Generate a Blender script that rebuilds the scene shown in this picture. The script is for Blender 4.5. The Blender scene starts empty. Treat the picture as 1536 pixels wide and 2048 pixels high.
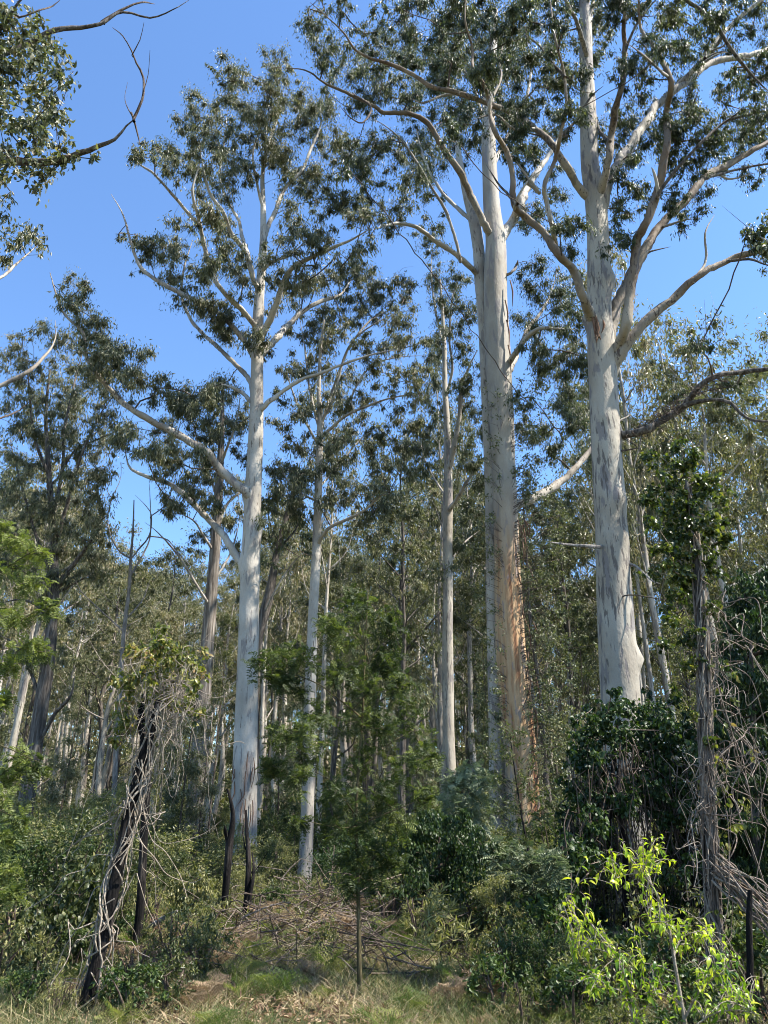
import bpy, math
import numpy as np
from mathutils import Vector

# ------------------------------------------------------------------ camera, sky, sun, exposure
SC = bpy.context.scene
COL = SC.collection
PITCH = math.radians(21.8)
FPX = 1538.0                      # focal length in photograph pixels (1536 x 2048)
EYE = 1.6
CP, SP = math.cos(PITCH), math.sin(PITCH)

cam_d = bpy.data.cameras.new('camera')
cam = bpy.data.objects.new('camera', cam_d)
COL.objects.link(cam)
cam.location = (0, 0, EYE)
cam.rotation_euler = (math.pi / 2 + PITCH, 0, 0)
cam_d.sensor_fit = 'VERTICAL'
cam_d.angle = 2 * math.atan(1024 / FPX)
cam_d.clip_start = 0.05
cam_d.clip_end = 2000
SC.camera = cam

SUN_EL = math.radians(54)
SUN_AZ = math.radians(103)         # clockwise from the view direction (+Y): the sun stands to the right
W = bpy.data.worlds.new('World')
SC.world = W
W.use_nodes = True
nt = W.node_tree
bg = nt.nodes['Background']
sky = nt.nodes.new('ShaderNodeTexSky')
sky.sky_type = 'NISHITA'
sky.sun_disc = False
sky.sun_elevation = SUN_EL
sky.sun_rotation = SUN_AZ
sky.altitude = 4000
sky.air_density = 2.0
sky.dust_density = 0.0
sky.ozone_density = 9.0
nt.links.new(sky.outputs[0], bg.inputs[0])
bg.inputs[1].default_value = 0.12
sl = bpy.data.lights.new('sun', 'SUN')
sl.energy = 5.0
sl.angle = math.radians(0.5)
sl.color = (1.0, 0.95, 0.87)
so = bpy.data.objects.new('sun', sl)
COL.objects.link(so)
sdir = Vector((math.sin(SUN_AZ) * math.cos(SUN_EL), math.cos(SUN_AZ) * math.cos(SUN_EL), math.sin(SUN_EL)))
so.rotation_euler = sdir.to_track_quat('Z', 'Y').to_euler()
so.location = (30, 0, 40)
SC.view_settings.view_transform = 'Standard'
SC.view_settings.look = 'None'
SC.view_settings.exposure = 1.32
SC.view_settings.gamma = 1
SC.render.engine = 'CYCLES'
SC.cycles.max_bounces = 6
SC.cycles.diffuse_bounces = 1
SC.cycles.filter_width = 1.0
SC.cycles.transmission_bounces = 3
SC.cycles.transparent_max_bounces = 4
SC.cycles.use_light_tree = False
SC.cycles.sample_clamp_indirect = 4

# ------------------------------------------------------------------ helpers
def at(px, py, Y):
    """World point that lies Y metres ahead and is seen at photograph pixel (px, py)."""
    u = (px - 768) / FPX
    v = (1024 - py) / FPX
    yc = CP - v * SP
    return np.array([u / yc * Y, Y, EYE + (SP + v * CP) / yc * Y])

def m_per_px(py, Y):
    v = (1024 - py) / FPX
    return Y / (CP - v * SP) / FPX

def proj(P):
    x, y, z = P[..., 0], P[..., 1], P[..., 2] - EYE
    d = y * CP + z * SP
    return 768 + FPX * x / d, 1024 - FPX * (z * CP - y * SP) / d

_gr = np.random.default_rng(5)
_gk = [(_gr.uniform(.08, .9), _gr.uniform(0, 6.28), _gr.uniform(0, 6.28)) for _ in range(14)]
def ground(x, y):
    x = np.asarray(x, float); y = np.asarray(y, float)
    z = 0.0 * x
    for k, a, p in _gk:
        z = z + 0.035 / (k + .35) * np.sin(k * (x * math.cos(a) + y * math.sin(a)) + p)
    far = np.clip(y - 26, 0, None)
    z = z + far * 0.03 - 0.12 * np.clip((y - 7) / 6, 0, 1)
    z = z + .42 * np.exp(-((x + .6) / 2.6) ** 2 - ((y - 12.9) / 1.7) ** 2)
    return z * np.clip(y / 6, .3, 1)

def unit(v):
    return v / (np.linalg.norm(v, axis=-1, keepdims=True) + 1e-9)

class Geo:
    """Collects faces for one mesh object."""
    def __init__(s):
        s.V = []; s.Q = []; s.T = []; s.n = 0
    def add(s, V, Q=None, T=None, mat=0, val=None, smooth=True):
        V = np.asarray(V, float).reshape(-1, 3)
        if Q is not None and len(Q):
            Q = np.asarray(Q); s.Q.append((Q + s.n, np.full(len(Q), mat), val if val is not None else np.full(len(Q), .5), np.full(len(Q), smooth)))
        if T is not None and len(T):
            T = np.asarray(T); s.T.append((T + s.n, np.full(len(T), mat), np.full(len(T), .5) if val is None else val, np.full(len(T), smooth)))
        s.V.append(V); s.n += len(V)
    def build(s, name, mats, parent=None, origin=None):
        if not s.V:
            return None
        V = np.concatenate(s.V)
        if origin is not None:
            V = V - np.asarray(origin)
        me = bpy.data.meshes.new(name)
        me.vertices.add(len(V)); me.vertices.foreach_set('co', V.astype(np.float32).ravel())
        qs = [a[0] for a in s.Q]; ts = [a[0] for a in s.T]
        nq = sum(len(a) for a in qs); n3 = sum(len(a) for a in ts)
        li = np.concatenate([a.ravel() for a in qs + ts]).astype(np.int32)
        me.loops.add(len(li)); me.loops.foreach_set('vertex_index', li)
        me.polygons.add(nq + n3)
        st = np.concatenate([np.arange(nq) * 4, nq * 4 + np.arange(n3) * 3]).astype(np.int32)
        me.polygons.foreach_set('loop_start', st)
        allp = s.Q + s.T
        me.polygons.foreach_set('material_index', np.concatenate([a[1] for a in allp]).astype(np.int32))
        me.polygons.foreach_set('use_smooth', np.concatenate([a[3] for a in allp]).astype(bool))
        at_ = me.attributes.new('tone', 'FLOAT', 'FACE')
        at_.data.foreach_set('value', np.concatenate([a[2] for a in allp]).astype(np.float32))
        for m in mats:
            me.materials.append(m)
        me.update(calc_edges=True)
        o = bpy.data.objects.new(name, me)
        COL.objects.link(o)
        if parent is not None:
            o.parent = parent
        return o

def empty(name, loc, label, cat, group=None):
    o = bpy.data.objects.new(name, None)
    COL.objects.link(o)
    o.empty_display_size = 0.2
    o.location = tuple(float(c) for c in loc)
    return tag(o, label, cat, group)

def tag(o, label=None, cat=None, group=None, kind=None):
    if label: o['label'] = label
    if cat: o['category'] = cat
    if group: o['group'] = group
    if kind: o['kind'] = kind
    return o

def copy_tree(root, loc, rz=0.0, s=1.0, label=None, group=None, sz=None, tilt=(0, 0)):
    r = root.copy(); COL.objects.link(r)
    r.location = tuple(float(c) for c in loc); r.rotation_euler = (tilt[0], tilt[1], rz)
    r.scale = (s, s, s if sz is None else sz)
    if label: r['label'] = label
    if group: r['group'] = group
    for ch in list(root.children):
        c = ch.copy(); COL.objects.link(c); c.parent = r
        for g in ch.children:
            d = g.copy(); COL.objects.link(d); d.parent = c
    return r

def smooth_path(P, R, step):
    """Catmull-Rom through P (k,3) with radii R, resampled about every step metres."""
    P = np.asarray(P, float); R = np.asarray(R, float)
    if len(P) == 2:
        L = np.linalg.norm(P[1] - P[0]); n = max(2, int(L / step) + 1)
        t = np.linspace(0, 1, n)[:, None]
        return P[0] * (1 - t) + P[1] * t, R[0] * (1 - t[:, 0]) + R[1] * t[:, 0]
    E = np.vstack([2 * P[0] - P[1], P, 2 * P[-1] - P[-2]])
    outP, outR = [], []
    for i in range(len(P) - 1):
        p0, p1, p2, p3 = E[i:i + 4]
        n = max(1, int(np.linalg.norm(p2 - p1) / step + .5))
        t = (np.arange(n) / n)[:, None]
        outP.append(.5 * (2 * p1 + (p2 - p0) * t + (2 * p0 - 5 * p1 + 4 * p2 - p3) * t ** 2 + (3 * p1 - p0 - 3 * p2 + p3) * t ** 3))
        outR.append(R[i] + (R[i + 1] - R[i]) * t[:, 0])
    outP.append(P[-1:]); outR.append(R[-1:])
    return np.vstack(outP), np.concatenate(outR)

def frames(P):
    T = unit(np.gradient(P, axis=0))
    N = np.zeros_like(P)
    a = np.array([1.0, 0, 0]) if abs(T[0][0]) < .8 else np.array([0, 1.0, 0])
    n = unit(np.cross(T[0], np.cross(a, T[0])))
    for i in range(len(P)):
        n = n - T[i] * np.dot(n, T[i]); n = n / (np.linalg.norm(n) + 1e-9)
        N[i] = n
    return T, N, np.cross(T, N)

def tube(g, P, R, sides=6, mat=0, rfun=None, val=.5, cap=False):
    P = np.asarray(P, float); R = np.asarray(R, float)
    T, N, B = frames(P)
    th = np.arange(sides) / sides * 2 * math.pi
    rr = np.repeat(R[:, None], sides, 1)
    if rfun is not None:
        rr = rfun(rr, th, P, R)
    V = P[:, None, :] + rr[:, :, None] * (np.cos(th)[None, :, None] * N[:, None, :] + np.sin(th)[None, :, None] * B[:, None, :])
    k = len(P)
    i = np.arange(k - 1)[:, None] * sides; j = np.arange(sides)[None, :]; j2 = (j + 1) % sides
    Q = np.stack([i + j, i + j2, i + sides + j2, i + sides + j], -1).reshape(-1, 4)
    g.add(V, Q, mat=mat, val=np.full(len(Q), val) if np.isscalar(val) else np.repeat(np.asarray(val)[:-1], sides))
    if cap:
        c = np.vstack([V[-1], P[-1:]])
        g.add(c, None, [[a, (a + 1) % sides, sides] for a in range(sides)], mat=mat)

def leaves(g, C, D, L, Wd, rng, mat=0, val=None, curl=.25, nearshape=False, up=None, fold=.12):
    """One leaf per row: base C, direction D, length L, width Wd."""
    n = len(C)
    if n == 0: return
    D = unit(D)
    r = rng.normal(size=(n, 3)) if up is None else np.tile(np.asarray(up, float), (n, 1)) + rng.normal(size=(n, 3)) * .35
    S = unit(np.cross(D, r)); Nn = np.cross(S, D)
    L = np.broadcast_to(L, (n,))[:, None]; Wd = np.broadcast_to(Wd, (n,))[:, None]
    if val is None: val = rng.random(n)
    if not nearshape:
        b = C; tip = C + D * L - Nn * L * curl * .6
        m = C + D * L * .42
        V = np.stack([b, m + S * Wd * .5 + Nn * Wd * fold, tip, m - S * Wd * .5 + Nn * Wd * fold], 1).reshape(-1, 3)
        Q = np.arange(n)[:, None] * 4 + np.array([0, 1, 2, 3])
        g.add(V, Q, mat=mat, val=val, smooth=False)
    else:
        m1 = C + D * L * .3 + Nn * L * curl * .10
        m2 = C + D * L * .68 - Nn * L * curl * .12
        tip = C + D * L - Nn * L * curl * .6
        V = np.stack([C, m1, m2, tip, m1 + S * Wd * .5 + Nn * Wd * fold, m2 + S * Wd * .36 + Nn * Wd * fold, m1 - S * Wd * .5 + Nn * Wd * fold, m2 - S * Wd * .36 + Nn * Wd * fold], 1).reshape(-1, 3)
        b = np.arange(n)[:, None] * 8
        Q = np.concatenate([b + np.array([1, 2, 5, 4]), b + np.array([2, 1, 6, 7])])
        T = np.concatenate([b + np.array([0, 1, 4]), b + np.array([2, 3, 5]), b + np.array([0, 6, 1]), b + np.array([2, 7, 3])])
        s0 = g.n
        V3 = V
        g.Q.append((Q + s0, np.full(len(Q), mat), np.tile(val, 2), np.full(len(Q), True)))
        g.T.append((T + s0, np.full(len(T), mat), np.tile(val, 4), np.full(len(T), True)))
        g.V.append(V3); g.n += len(V3)

def frond(g, C, D, L, n, Wd, rng, mat=1, tone=.5, plen=.32, droop=.3, pin=0):
    """A feathery frond: pairs of narrow pinnae along a drooping midrib."""
    D = unit(np.asarray(D, float)); S = unit(np.cross(D, rng.normal(size=3) * .5 + [0, 0, 1])); U = np.cross(S, D)
    t = (np.arange(n) + 1.0) / (n + .5)
    P = C + D * L * t[:, None] + np.array([0, 0, -droop * L]) * (t ** 2)[:, None]
    w = L * plen * np.sin(np.clip(t * .85 + .18, 0, 1) * math.pi) ** .7
    base = np.concatenate([P, P]); sg = np.concatenate([np.ones(n), -np.ones(n)])[:, None]
    dr = S * sg + D * .45 + rng.normal(size=(2 * n, 3)) * .08 + np.array([0, 0, -.12])
    ln = np.concatenate([w, w])
    if pin:
        for k in range(pin):
            u = (k + .5) / pin
            b = base + unit(dr) * (ln * u)[:, None]
            q = L * .062 * (1 - u * .75) * np.ones(len(b))
            e = unit(np.cross(dr, U))
            for s2 in (1, -1):
                leaves(g, b, e * s2 + unit(dr) * .5, q * ln / max(ln.max(), 1e-6) + .006, .014, rng, mat, np.clip(tone + rng.normal(size=len(b)) * .08, 0, 1), curl=.2, up=U)
        leaves(g, base, dr, ln, .006, rng, mat, np.full(2 * n, tone), up=U)
    else:
        leaves(g, base, dr, ln, Wd * np.ones(2 * n), rng, mat, np.clip(tone + rng.normal(size=2 * n) * .1, 0, 1), curl=.15, up=U)
    tube(g, np.vstack([C, P[::3], P[-1:]]), np.linspace(L * .008, L * .003, len(P[::3]) + 2), 3, mat=mat, val=min(1, tone + .2))

class Skel:
    """A branching skeleton that grows twigs from its limbs to every clump of leaves."""
    def __init__(s, rng):
        s.P = []; s.par = []; s.fix = []; s.rng = rng
    def path(s, P, R, parent=-1):
        ids = []
        for p, r in zip(P, R):
            s.P.append(np.asarray(p, float)); s.par.append(parent if not ids else ids[-1]); s.fix.append(r)
            ids.append(len(s.P) - 1)
        return ids
    def nearest(s, t):
        A = np.array(s.P); return int(np.argmin(np.linalg.norm(A - t, axis=1)))
    def grow(s, targets, step=.35, updown=.9, wob=.12, avoid=None):
        """targets ordered by distance to the present skeleton; returns end nodes."""
        cap = len(s.P) + 60 * len(targets) + 10
        A = np.zeros((cap, 3)); n = len(s.P); A[:n] = np.array(s.P)
        elig = np.zeros(cap, bool); elig[:n] = np.array([f is None or f < (avoid or 1e9) for f in s.fix])
        if not elig.any(): elig[:n] = True
        T = [np.asarray(t, float) for t in targets]
        d0 = [np.min(np.linalg.norm(A[:n][elig[:n]] - t, axis=1)) for t in T]
        ends = []
        for k in np.argsort(d0):
            t = T[k]
            D = t - A[:n]; dist = np.linalg.norm(D, axis=1) + 1e-6
            cost = dist * (1 + updown * np.clip(-D[:, 2] / dist + .1, 0, 1.2))
            cost[~elig[:n]] = 1e9
            i = int(np.argmin(cost))
            p = A[i]; q = s.par[i]
            d = t - p; L = np.linalg.norm(d)
            m = max(1, int(L / step))
            tan = unit(p - A[q]) if q >= 0 else np.array([0, 0, 1.])
            c = p + d * .45 + tan * L * .18 + np.array([0, 0, -.08 * L]) + s.rng.normal(size=3) * wob * L * .5
            last = i
            for a in range(1, m + 1):
                u = a / m
                x = (1 - u) ** 2 * p + 2 * u * (1 - u) * c + u * u * t
                if a < m: x = x + s.rng.normal(size=3) * wob * step * .5
                s.P.append(x); s.par.append(last); s.fix.append(None)
                A[n] = x; elig[n] = True; last = n; n += 1
            ends.append(last)
        return ends
    def tubes(s, g, rtip=.006, power=.44, mat=0, maxr=.2, minr=0.0, skipfixed=True, sides_near=6):
        n = len(s.P); A = np.array(s.P)
        ch = [[] for _ in range(n)]
        for i in range(n):
            if s.par[i] >= 0: ch[s.par[i]].append(i)
        cnt = np.zeros(n)
        for i in range(n - 1, -1, -1):
            if not ch[i]: cnt[i] = 1
            if s.par[i] >= 0: cnt[s.par[i]] += cnt[i]
        rad = np.clip(rtip * cnt ** power, 0, maxr)
        for i in range(n):
            if s.fix[i] is not None: continue
            q = s.par[i]
            qf = q >= 0 and s.fix[q] is not None
            main = q >= 0 and not qf and max((c for c in ch[q] if s.fix[c] is None), key=lambda c: cnt[c]) == i
            if main: continue
            chain = ([q] if q >= 0 else []) + [i]
            cur = i
            while True:
                nx = [c for c in ch[cur] if s.fix[c] is None]
                if not nx: break
                cur = max(nx, key=lambda c: cnt[c]); chain.append(cur)
            P = A[chain]; R = rad[chain].copy()
            if len(chain) > 1:
                R[0] = min(R[1] * 1.25, s.fix[q] * .9 if qf else R[0])
            R[-1] = rtip * .5
            if R.max() < minr: continue
            mr = R.max()
            tube(g, P, R, sides=3 if mr < .012 else (4 if mr < .03 else (6 if mr < .08 else 8)), mat=mat)

def clump_leaves(g, C, R, n, rng, L=.14, Wd=.032, mat=1, tone=.5, droop=1.1, flat=.95, near=False):
    """Leaves round one spray centre: hanging, denser on top."""
    v = rng.normal(size=(n, 3)); v = unit(v) * np.minimum(np.abs(rng.normal(size=(n, 1))) * .55, 1.0)
    sk = rng.normal(size=3) * .25; sk[2] *= .4
    v = v + sk * (v @ unit(rng.normal(size=3)))[:, None] * 2
    P = C + v * R * np.array([1, 1, flat])
    D = v * .25 + rng.normal(size=(n, 3)) * .45 + np.array([0, 0, -droop])
    val = np.clip(tone + rng.normal(size=n) * .24, 0, 1)
    leaves(g, P, D, L * rng.uniform(.6, 1.25, n), Wd * rng.uniform(.7, 1.3, n), rng, mat=mat, val=val, nearshape=near)

# ------------------------------------------------------------------ materials
def mat(name):
    m = bpy.data.materials.new(name); m.use_nodes = True
    n = m.node_tree.nodes; l = m.node_tree.links
    b = n['Principled BSDF']
    return m, n, l, b

def ramp(n, l, src, stops, interp='LINEAR'):
    r = n.new('ShaderNodeValToRGB'); r.color_ramp.interpolation = interp
    e = r.color_ramp.elements
    while len(e) > 1: e.remove(e[-1])
    e[0].position = stops[0][0]; e[0].color = (*stops[0][1], 1)
    for p, c in stops[1:]:
        x = e.new(p); x.color = (*c, 1)
    l.new(src, r.inputs[0])
    return r.outputs[0]

def noise(n, l, scale, sc3=(1, 1, 1), detail=4, rough=.55, coord='Object', off=0.0, dist=0.0):
    tc = n.new('ShaderNodeTexCoord'); mp = n.new('ShaderNodeMapping')
    mp.inputs['Scale'].default_value = sc3; mp.inputs['Location'].default_value = (off, off * .7, off * 1.3)
    l.new(tc.outputs[coord], mp.inputs[0])
    t = n.new('ShaderNodeTexNoise'); t.inputs['Scale'].default_value = scale; t.inputs['Detail'].default_value = detail
    t.inputs['Roughness'].default_value = rough; t.inputs['Distortion'].default_value = dist
    l.new(mp.outputs[0], t.inputs[0])
    return t.outputs[0]

def mix(n, l, fac, a, b, mode='MIX'):
    x = n.new('ShaderNodeMix'); x.data_type = 'RGBA'; x.blend_type = mode
    if isinstance(fac, float): x.inputs[0].default_value = fac
    else: l.new(fac, x.inputs[0])
    for k, c in ((6, a), (7, b)):
        if isinstance(c, tuple): x.inputs[k].default_value = (*c, 1)
        else: l.new(c, x.inputs[k])
    return x.outputs[2]

def math_(n, l, op, a, b=None):
    x = n.new('ShaderNodeMath'); x.operation = op
    for k, c in ((0, a), (1, b)):
        if c is None: continue
        if isinstance(c, (int, float)): x.inputs[k].default_value = c
        else: l.new(c, x.inputs[k])
    return x.outputs[0]

def bump(n, l, b, h, strength=.4, dist=.02):
    x = n.new('ShaderNodeBump'); x.inputs['Strength'].default_value = strength; x.inputs['Distance'].default_value = dist
    l.new(h, x.inputs['Height']); l.new(x.outputs[0], b.inputs['Normal'])

def mask(n, l, src, lo, hi):
    r = n.new('ShaderNodeMapRange'); r.inputs[1].default_value = lo; r.inputs[2].default_value = hi
    l.new(src, r.inputs[0]); return r.outputs[0]

def smooth_bark(name, pale, tan, patch, fleck, patch_amt=.52, fleck_amt=.62, stretch=.28, off=0.0, root=None):
    m, n, l, b = mat(name)
    base = mix(n, l, mask(n, l, noise(n, l, 1.6, (1, 1, .45), 5, off=off), .38, .62), pale, tan)
    if root:
        a_ = n.new('ShaderNodeAttribute'); a_.attribute_name = 'tone'
        base = mix(n, l, a_.outputs['Fac'], mix(n, l, mask(n, l, noise(n, l, 1.6, (1, 1, .45), 5, off=off), .38, .62), root[0], root[1]), base)
    tc = n.new('ShaderNodeTexCoord'); sp = n.new('ShaderNodeSeparateXYZ'); l.new(tc.outputs['Object'], sp.inputs[0])
    low = mask(n, l, sp.outputs[2], 3.6, .3)
    pn = math_(n, l, 'ADD', noise(n, l, 3.2, (1.5, 1.5, .33), 5, .6, off=off + 9, dist=.5), math_(n, l, 'MULTIPLY', low, .10))
    pn = math_(n, l, 'ADD', pn, math_(n, l, 'MULTIPLY', math_(n, l, 'SUBTRACT', noise(n, l, .45, (1, 1, .8), 2, off=off + 3), .5), .35))
    pm = mask(n, l, pn, patch_amt, patch_amt + .05)
    c = mix(n, l, math_(n, l, 'MULTIPLY', pm, .75), base, patch)
    fn = math_(n, l, 'ADD', noise(n, l, 9.5, (1.7, 1.7, stretch), 4, .6, off=off + 31, dist=.3), math_(n, l, 'MULTIPLY', math_(n, l, 'SUBTRACT', noise(n, l, .7, (1, 1, .6), 3, off=off + 13), .5), .4))
    fm = mask(n, l, fn, fleck_amt, fleck_amt + .04)
    c = mix(n, l, math_(n, l, 'MULTIPLY', fm, .85), c, fleck)
    fine = noise(n, l, 60, (1, 1, .5), 5, .7, off=off)
    c = mix(n, l, .35, c, ramp(n, l, fine, [(.3, (.55, .52, .5)), (.7, (1, 1, 1))]), 'MULTIPLY')
    l.new(c, b.inputs['Base Color']); b.inputs['Roughness'].default_value = .75
    b.inputs['Specular IOR Level'].default_value = .25
    h = math_(n, l, 'ADD', math_(n, l, 'MULTIPLY', noise(n, l, 5, (1, 1, .5), 6, .6, off=off), 1.0), math_(n, l, 'MULTIPLY', math_(n, l, 'ADD', pm, fm), -.12))
    bump(n, l, b, h, .55, .06)
    return m

BARK_D = smooth_bark('pale_mottled_bark', (.43, .39, .315), (.32, .275, .21), (.19, .17, .165), (.12, .10, .085), .535, .575, .22)
BARK_A = smooth_bark('white_gum_bark', (.52, .48, .41), (.36, .32, .26), (.22, .195, .18), (.14, .11, .085), .575, .625, .3, 4.0)
BARK_LIMB = smooth_bark('limb_bark', (.27, .215, .15), (.15, .105, .07), (.17, .145, .125), (.08, .055, .042), .56, .60, .5, 2.0, ((.43, .39, .315), (.32, .275, .21)))
BARK_ALIMB = smooth_bark('pale_limb_bark', (.40, .36, .295), (.25, .205, .155), (.19, .16, .14), (.10, .07, .055), .57, .60, .5, 7.0, ((.50, .46, .39), (.36, .32, .26)))
BARK_BG = smooth_bark('forest_gum_bark', (.52, .48, .41), (.36, .31, .25), (.17, .15, .13), (.10, .08, .065), .52, .60, .3, 3.0)

def stringy(name, a, b_, c_, scale=9, off=0.0, st=.12):
    m, n, l, b = mat(name)
    f = noise(n, l, scale, (1.6, 1.6, st), 6, .68, off=off, dist=.4)
    c = ramp(n, l, f, [(.32, a), (.5, b_), (.66, c_)])
    c = mix(n, l, .5, c, ramp(n, l, noise(n, l, 1.4, (1, 1, .5), 4, off=off + 5), [(.35, (.55, .55, .55)), (.65, (1.1, 1.05, 1))]), 'MULTIPLY')
    l.new(c, b.inputs['Base Color']); b.inputs['Roughness'].default_value = .85
    b.inputs['Specular IOR Level'].default_value = .15
    bump(n, l, b, f, .9, .05)
    return m

BARK_BROWN = stringy('rough_brown_bark', (.03, .025, .021), (.115, .098, .083), (.25, .225, .195))
BARK_GREY = stringy('grey_fibrous_bark', (.06, .05, .04), (.18, .155, .13), (.36, .33, .29), 8, 17, .12)
BARK_TWIG = stringy('twig_bark', (.05, .035, .028), (.12, .09, .07), (.20, .16, .13), 14, 3)
BARK_VINE = stringy('vine_bark', (.10, .075, .055), (.24, .19, .15), (.40, .34, .28), 20, 1, .3)
VINE_PALE = stringy('pale_vine_bark', (.22, .18, .13), (.38, .32, .25), (.52, .46, .38), 24, 2, .4)
CHAR = stringy('charred_bark', (.004, .004, .004), (.014, .012, .011), (.07, .058, .05), 10, 6, .25)
DEADW = stringy('weathered_dead_wood', (.10, .085, .075), (.26, .235, .21), (.42, .39, .355), 12, 8, .2)
STRIP = stringy('peeling_bark_strip', (.08, .045, .03), (.20, .115, .075), (.36, .25, .17), 12, 11, .2)
GREENSTEM = stringy('green_brown_stem', (.05, .042, .022), (.12, .10, .05), (.19, .16, .09), 14, 12, .3)

def orange_bark():
    """Pale trunk whose side has shed its bark: tan and orange streaks, grey remains."""
    m, n, l, b = mat('peeled_orange_bark')
    pale = mix(n, l, mask(n, l, noise(n, l, 1.6, (1, 1, .4), 5), .4, .6), (.44, .405, .34), (.34, .30, .24))
    st = noise(n, l, 3.5, (1.5, 1.5, .09), 6, .62, off=3)
    org = ramp(n, l, st, [(.30, (.16, .065, .035)), (.40, (.38, .20, .10)), (.50, (.54, .35, .19)), (.66, (.58, .43, .28))])
    tc = n.new('ShaderNodeTexCoord'); sp = n.new('ShaderNodeSeparateXYZ'); l.new(tc.outputs['Object'], sp.inputs[0])
    zz = mask(n, l, sp.outputs[2], 11.5, 8.5)
    side = mask(n, l, math_(n, l, 'ADD', math_(n, l, 'ADD', sp.outputs[0], math_(n, l, 'MULTIPLY', sp.outputs[2], .062)),
                math_(n, l, 'MULTIPLY', noise(n, l, 1.2, (1, 1, .2), 4, off=8), .5)), .0, .16)
    f = math_(n, l, 'MULTIPLY', zz, side)
    c = mix(n, l, f, pale, org)
    pm = mask(n, l, noise(n, l, 4.5, (1.6, 1.6, .3), 4, off=19), .58, .61)
    c = mix(n, l, math_(n, l, 'MULTIPLY', pm, .6), c, (.27, .24, .24))
    c = mix(n, l, .35, c, ramp(n, l, noise(n, l, 55, (1, 1, .4), 5, .7), [(.3, (.55, .52, .5)), (.7, (1, 1, 1))]), 'MULTIPLY')
    l.new(c, b.inputs['Base Color']); b.inputs['Roughness'].default_value = .75
    b.inputs['Specular IOR Level'].default_value = .2
    bump(n, l, b, math_(n, l, 'ADD', noise(n, l, 5, (1, 1, .4), 6, .6), math_(n, l, 'MULTIPLY', st, .6)), .6, .05)
    return m
BARK_C = orange_bark()

def leaf_mat(name, stops, rough=.42, trans=.3, tcol=None, spec=.5, inst=.0):
    """Leaf colour runs over the per-leaf tone attribute."""
    m, n, l, b = mat(name)
    a = n.new('ShaderNodeAttribute'); a.attribute_name = 'tone'
    v = a.outputs['Fac']
    if inst:
        oi = n.new('ShaderNodeObjectInfo')
        v = math_(n, l, 'ADD', v, math_(n, l, 'MULTIPLY', math_(n, l, 'SUBTRACT', oi.outputs['Random'], .5), inst))
    c = ramp(n, l, v, stops)
    l.new(c, b.inputs['Base Color'])
    b.inputs['Roughness'].default_value = rough; b.inputs['Specular IOR Level'].default_value = spec * .75
    t = n.new('ShaderNodeBsdfTranslucent')
    tc = mix(n, l, 1.0, c, tcol or (1.5, 1.7, .6), 'MULTIPLY')
    l.new(tc, t.inputs[0])
    ms = n.new('ShaderNodeMixShader'); ms.inputs[0].default_value = trans
    l.new(b.outputs[0], ms.inputs[1]); l.new(t.outputs[0], ms.inputs[2])
    l.new(ms.outputs[0], n['Material Output'].inputs[0])
    return m

LEAF_GUM = leaf_mat('gum_leaf', [(0, (.045, .052, .026)), (.45, (.14, .145, .078)), (.75, (.25, .235, .14)), (1, (.30, .235, .15))], .46, .22)
LEAF_GREEN = leaf_mat('green_gum_leaf', [(0, (.030, .042, .018)), (.5, (.105, .118, .058)), (1, (.25, .245, .13))], .44, .22)
LEAF_BG = leaf_mat('forest_leaf', [(0, (.050, .060, .030)), (.5, (.145, .15, .075)), (.8, (.24, .225, .125)), (1, (.31, .25, .16))], .42, .22, inst=.4)
LEAF_WATTLE = leaf_mat('wattle_leaf', [(0, (.020, .034, .008)), (.5, (.050, .070, .018)), (1, (.18, .205, .050))], .55, .35)
LEAF_SILVER = leaf_mat('silver_wattle_leaf', [(0, (.055, .075, .034)), (.5, (.125, .15, .075)), (1, (.27, .29, .16))], .5, .25, (1, 1.3, .8))
LEAF_VINE = leaf_mat('vine_leaf', [(0, (.012, .028, .008)), (.5, (.028, .055, .012)), (1, (.085, .12, .025))], .48, .22)
LEAF_SHRUB = leaf_mat('shrub_leaf', [(0, (.038, .054, .016)), (.5, (.098, .108, .042)), (1, (.31, .285, .12))], .42, .32, inst=.5)
LEAF_YELLOW = leaf_mat('fresh_yellow_leaf', [(0, (.055, .13, .016)), (.4, (.20, .32, .025)), (.75, (.42, .50, .035)), (1, (.55, .56, .06))], .32, .45, (1.25, 1.3, .5))
LEAF_VTOP = leaf_mat('yellowing_vine_leaf', [(0, (.03, .046, .012)), (.5, (.115, .135, .03)), (.8, (.27, .25, .07)), (1, (.30, .20, .10))], .35, .35)
LEAF_FERN = leaf_mat('fern_leaf', [(0, (.04, .065, .016)), (.5, (.10, .14, .035)), (1, (.30, .29, .10))], .5, .4, inst=.4)
LEAF_DEAD = leaf_mat('dead_leaf', [(0, (.11, .06, .035)), (.5, (.24, .15, .085)), (1, (.42, .32, .20))], .7, .2, (1, .9, .6))
GRASS_G = leaf_mat('grass_blade', [(0, (.035, .06, .018)), (.4, (.10, .13, .04)), (.65, (.24, .22, .10)), (1, (.50, .40, .25))], .5, .35, (1.1, 1.2, .6))

def ground_mat():
    m, n, l, b = mat('leaf_litter_soil')
    a = noise(n, l, .6, detail=6, rough=.6); f = noise(n, l, 22, detail=8, rough=.75, off=4)
    c1 = ramp(n, l, f, [(.3, (.045, .034, .022)), (.5, (.15, .115, .075)), (.7, (.34, .28, .20))])
    c2 = ramp(n, l, f, [(.3, (.022, .034, .012)), (.5, (.07, .095, .035)), (.72, (.19, .20, .09))])
    l.new(mix(n, l, mask(n, l, a, .42, .58), c1, c2), b.inputs['Base Color'])
    b.inputs['Roughness'].default_value = .95; b.inputs['Specular IOR Level'].default_value = .1
    bump(n, l, b, f, 1.0, .08)
    return m
GROUND = ground_mat()

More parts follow.
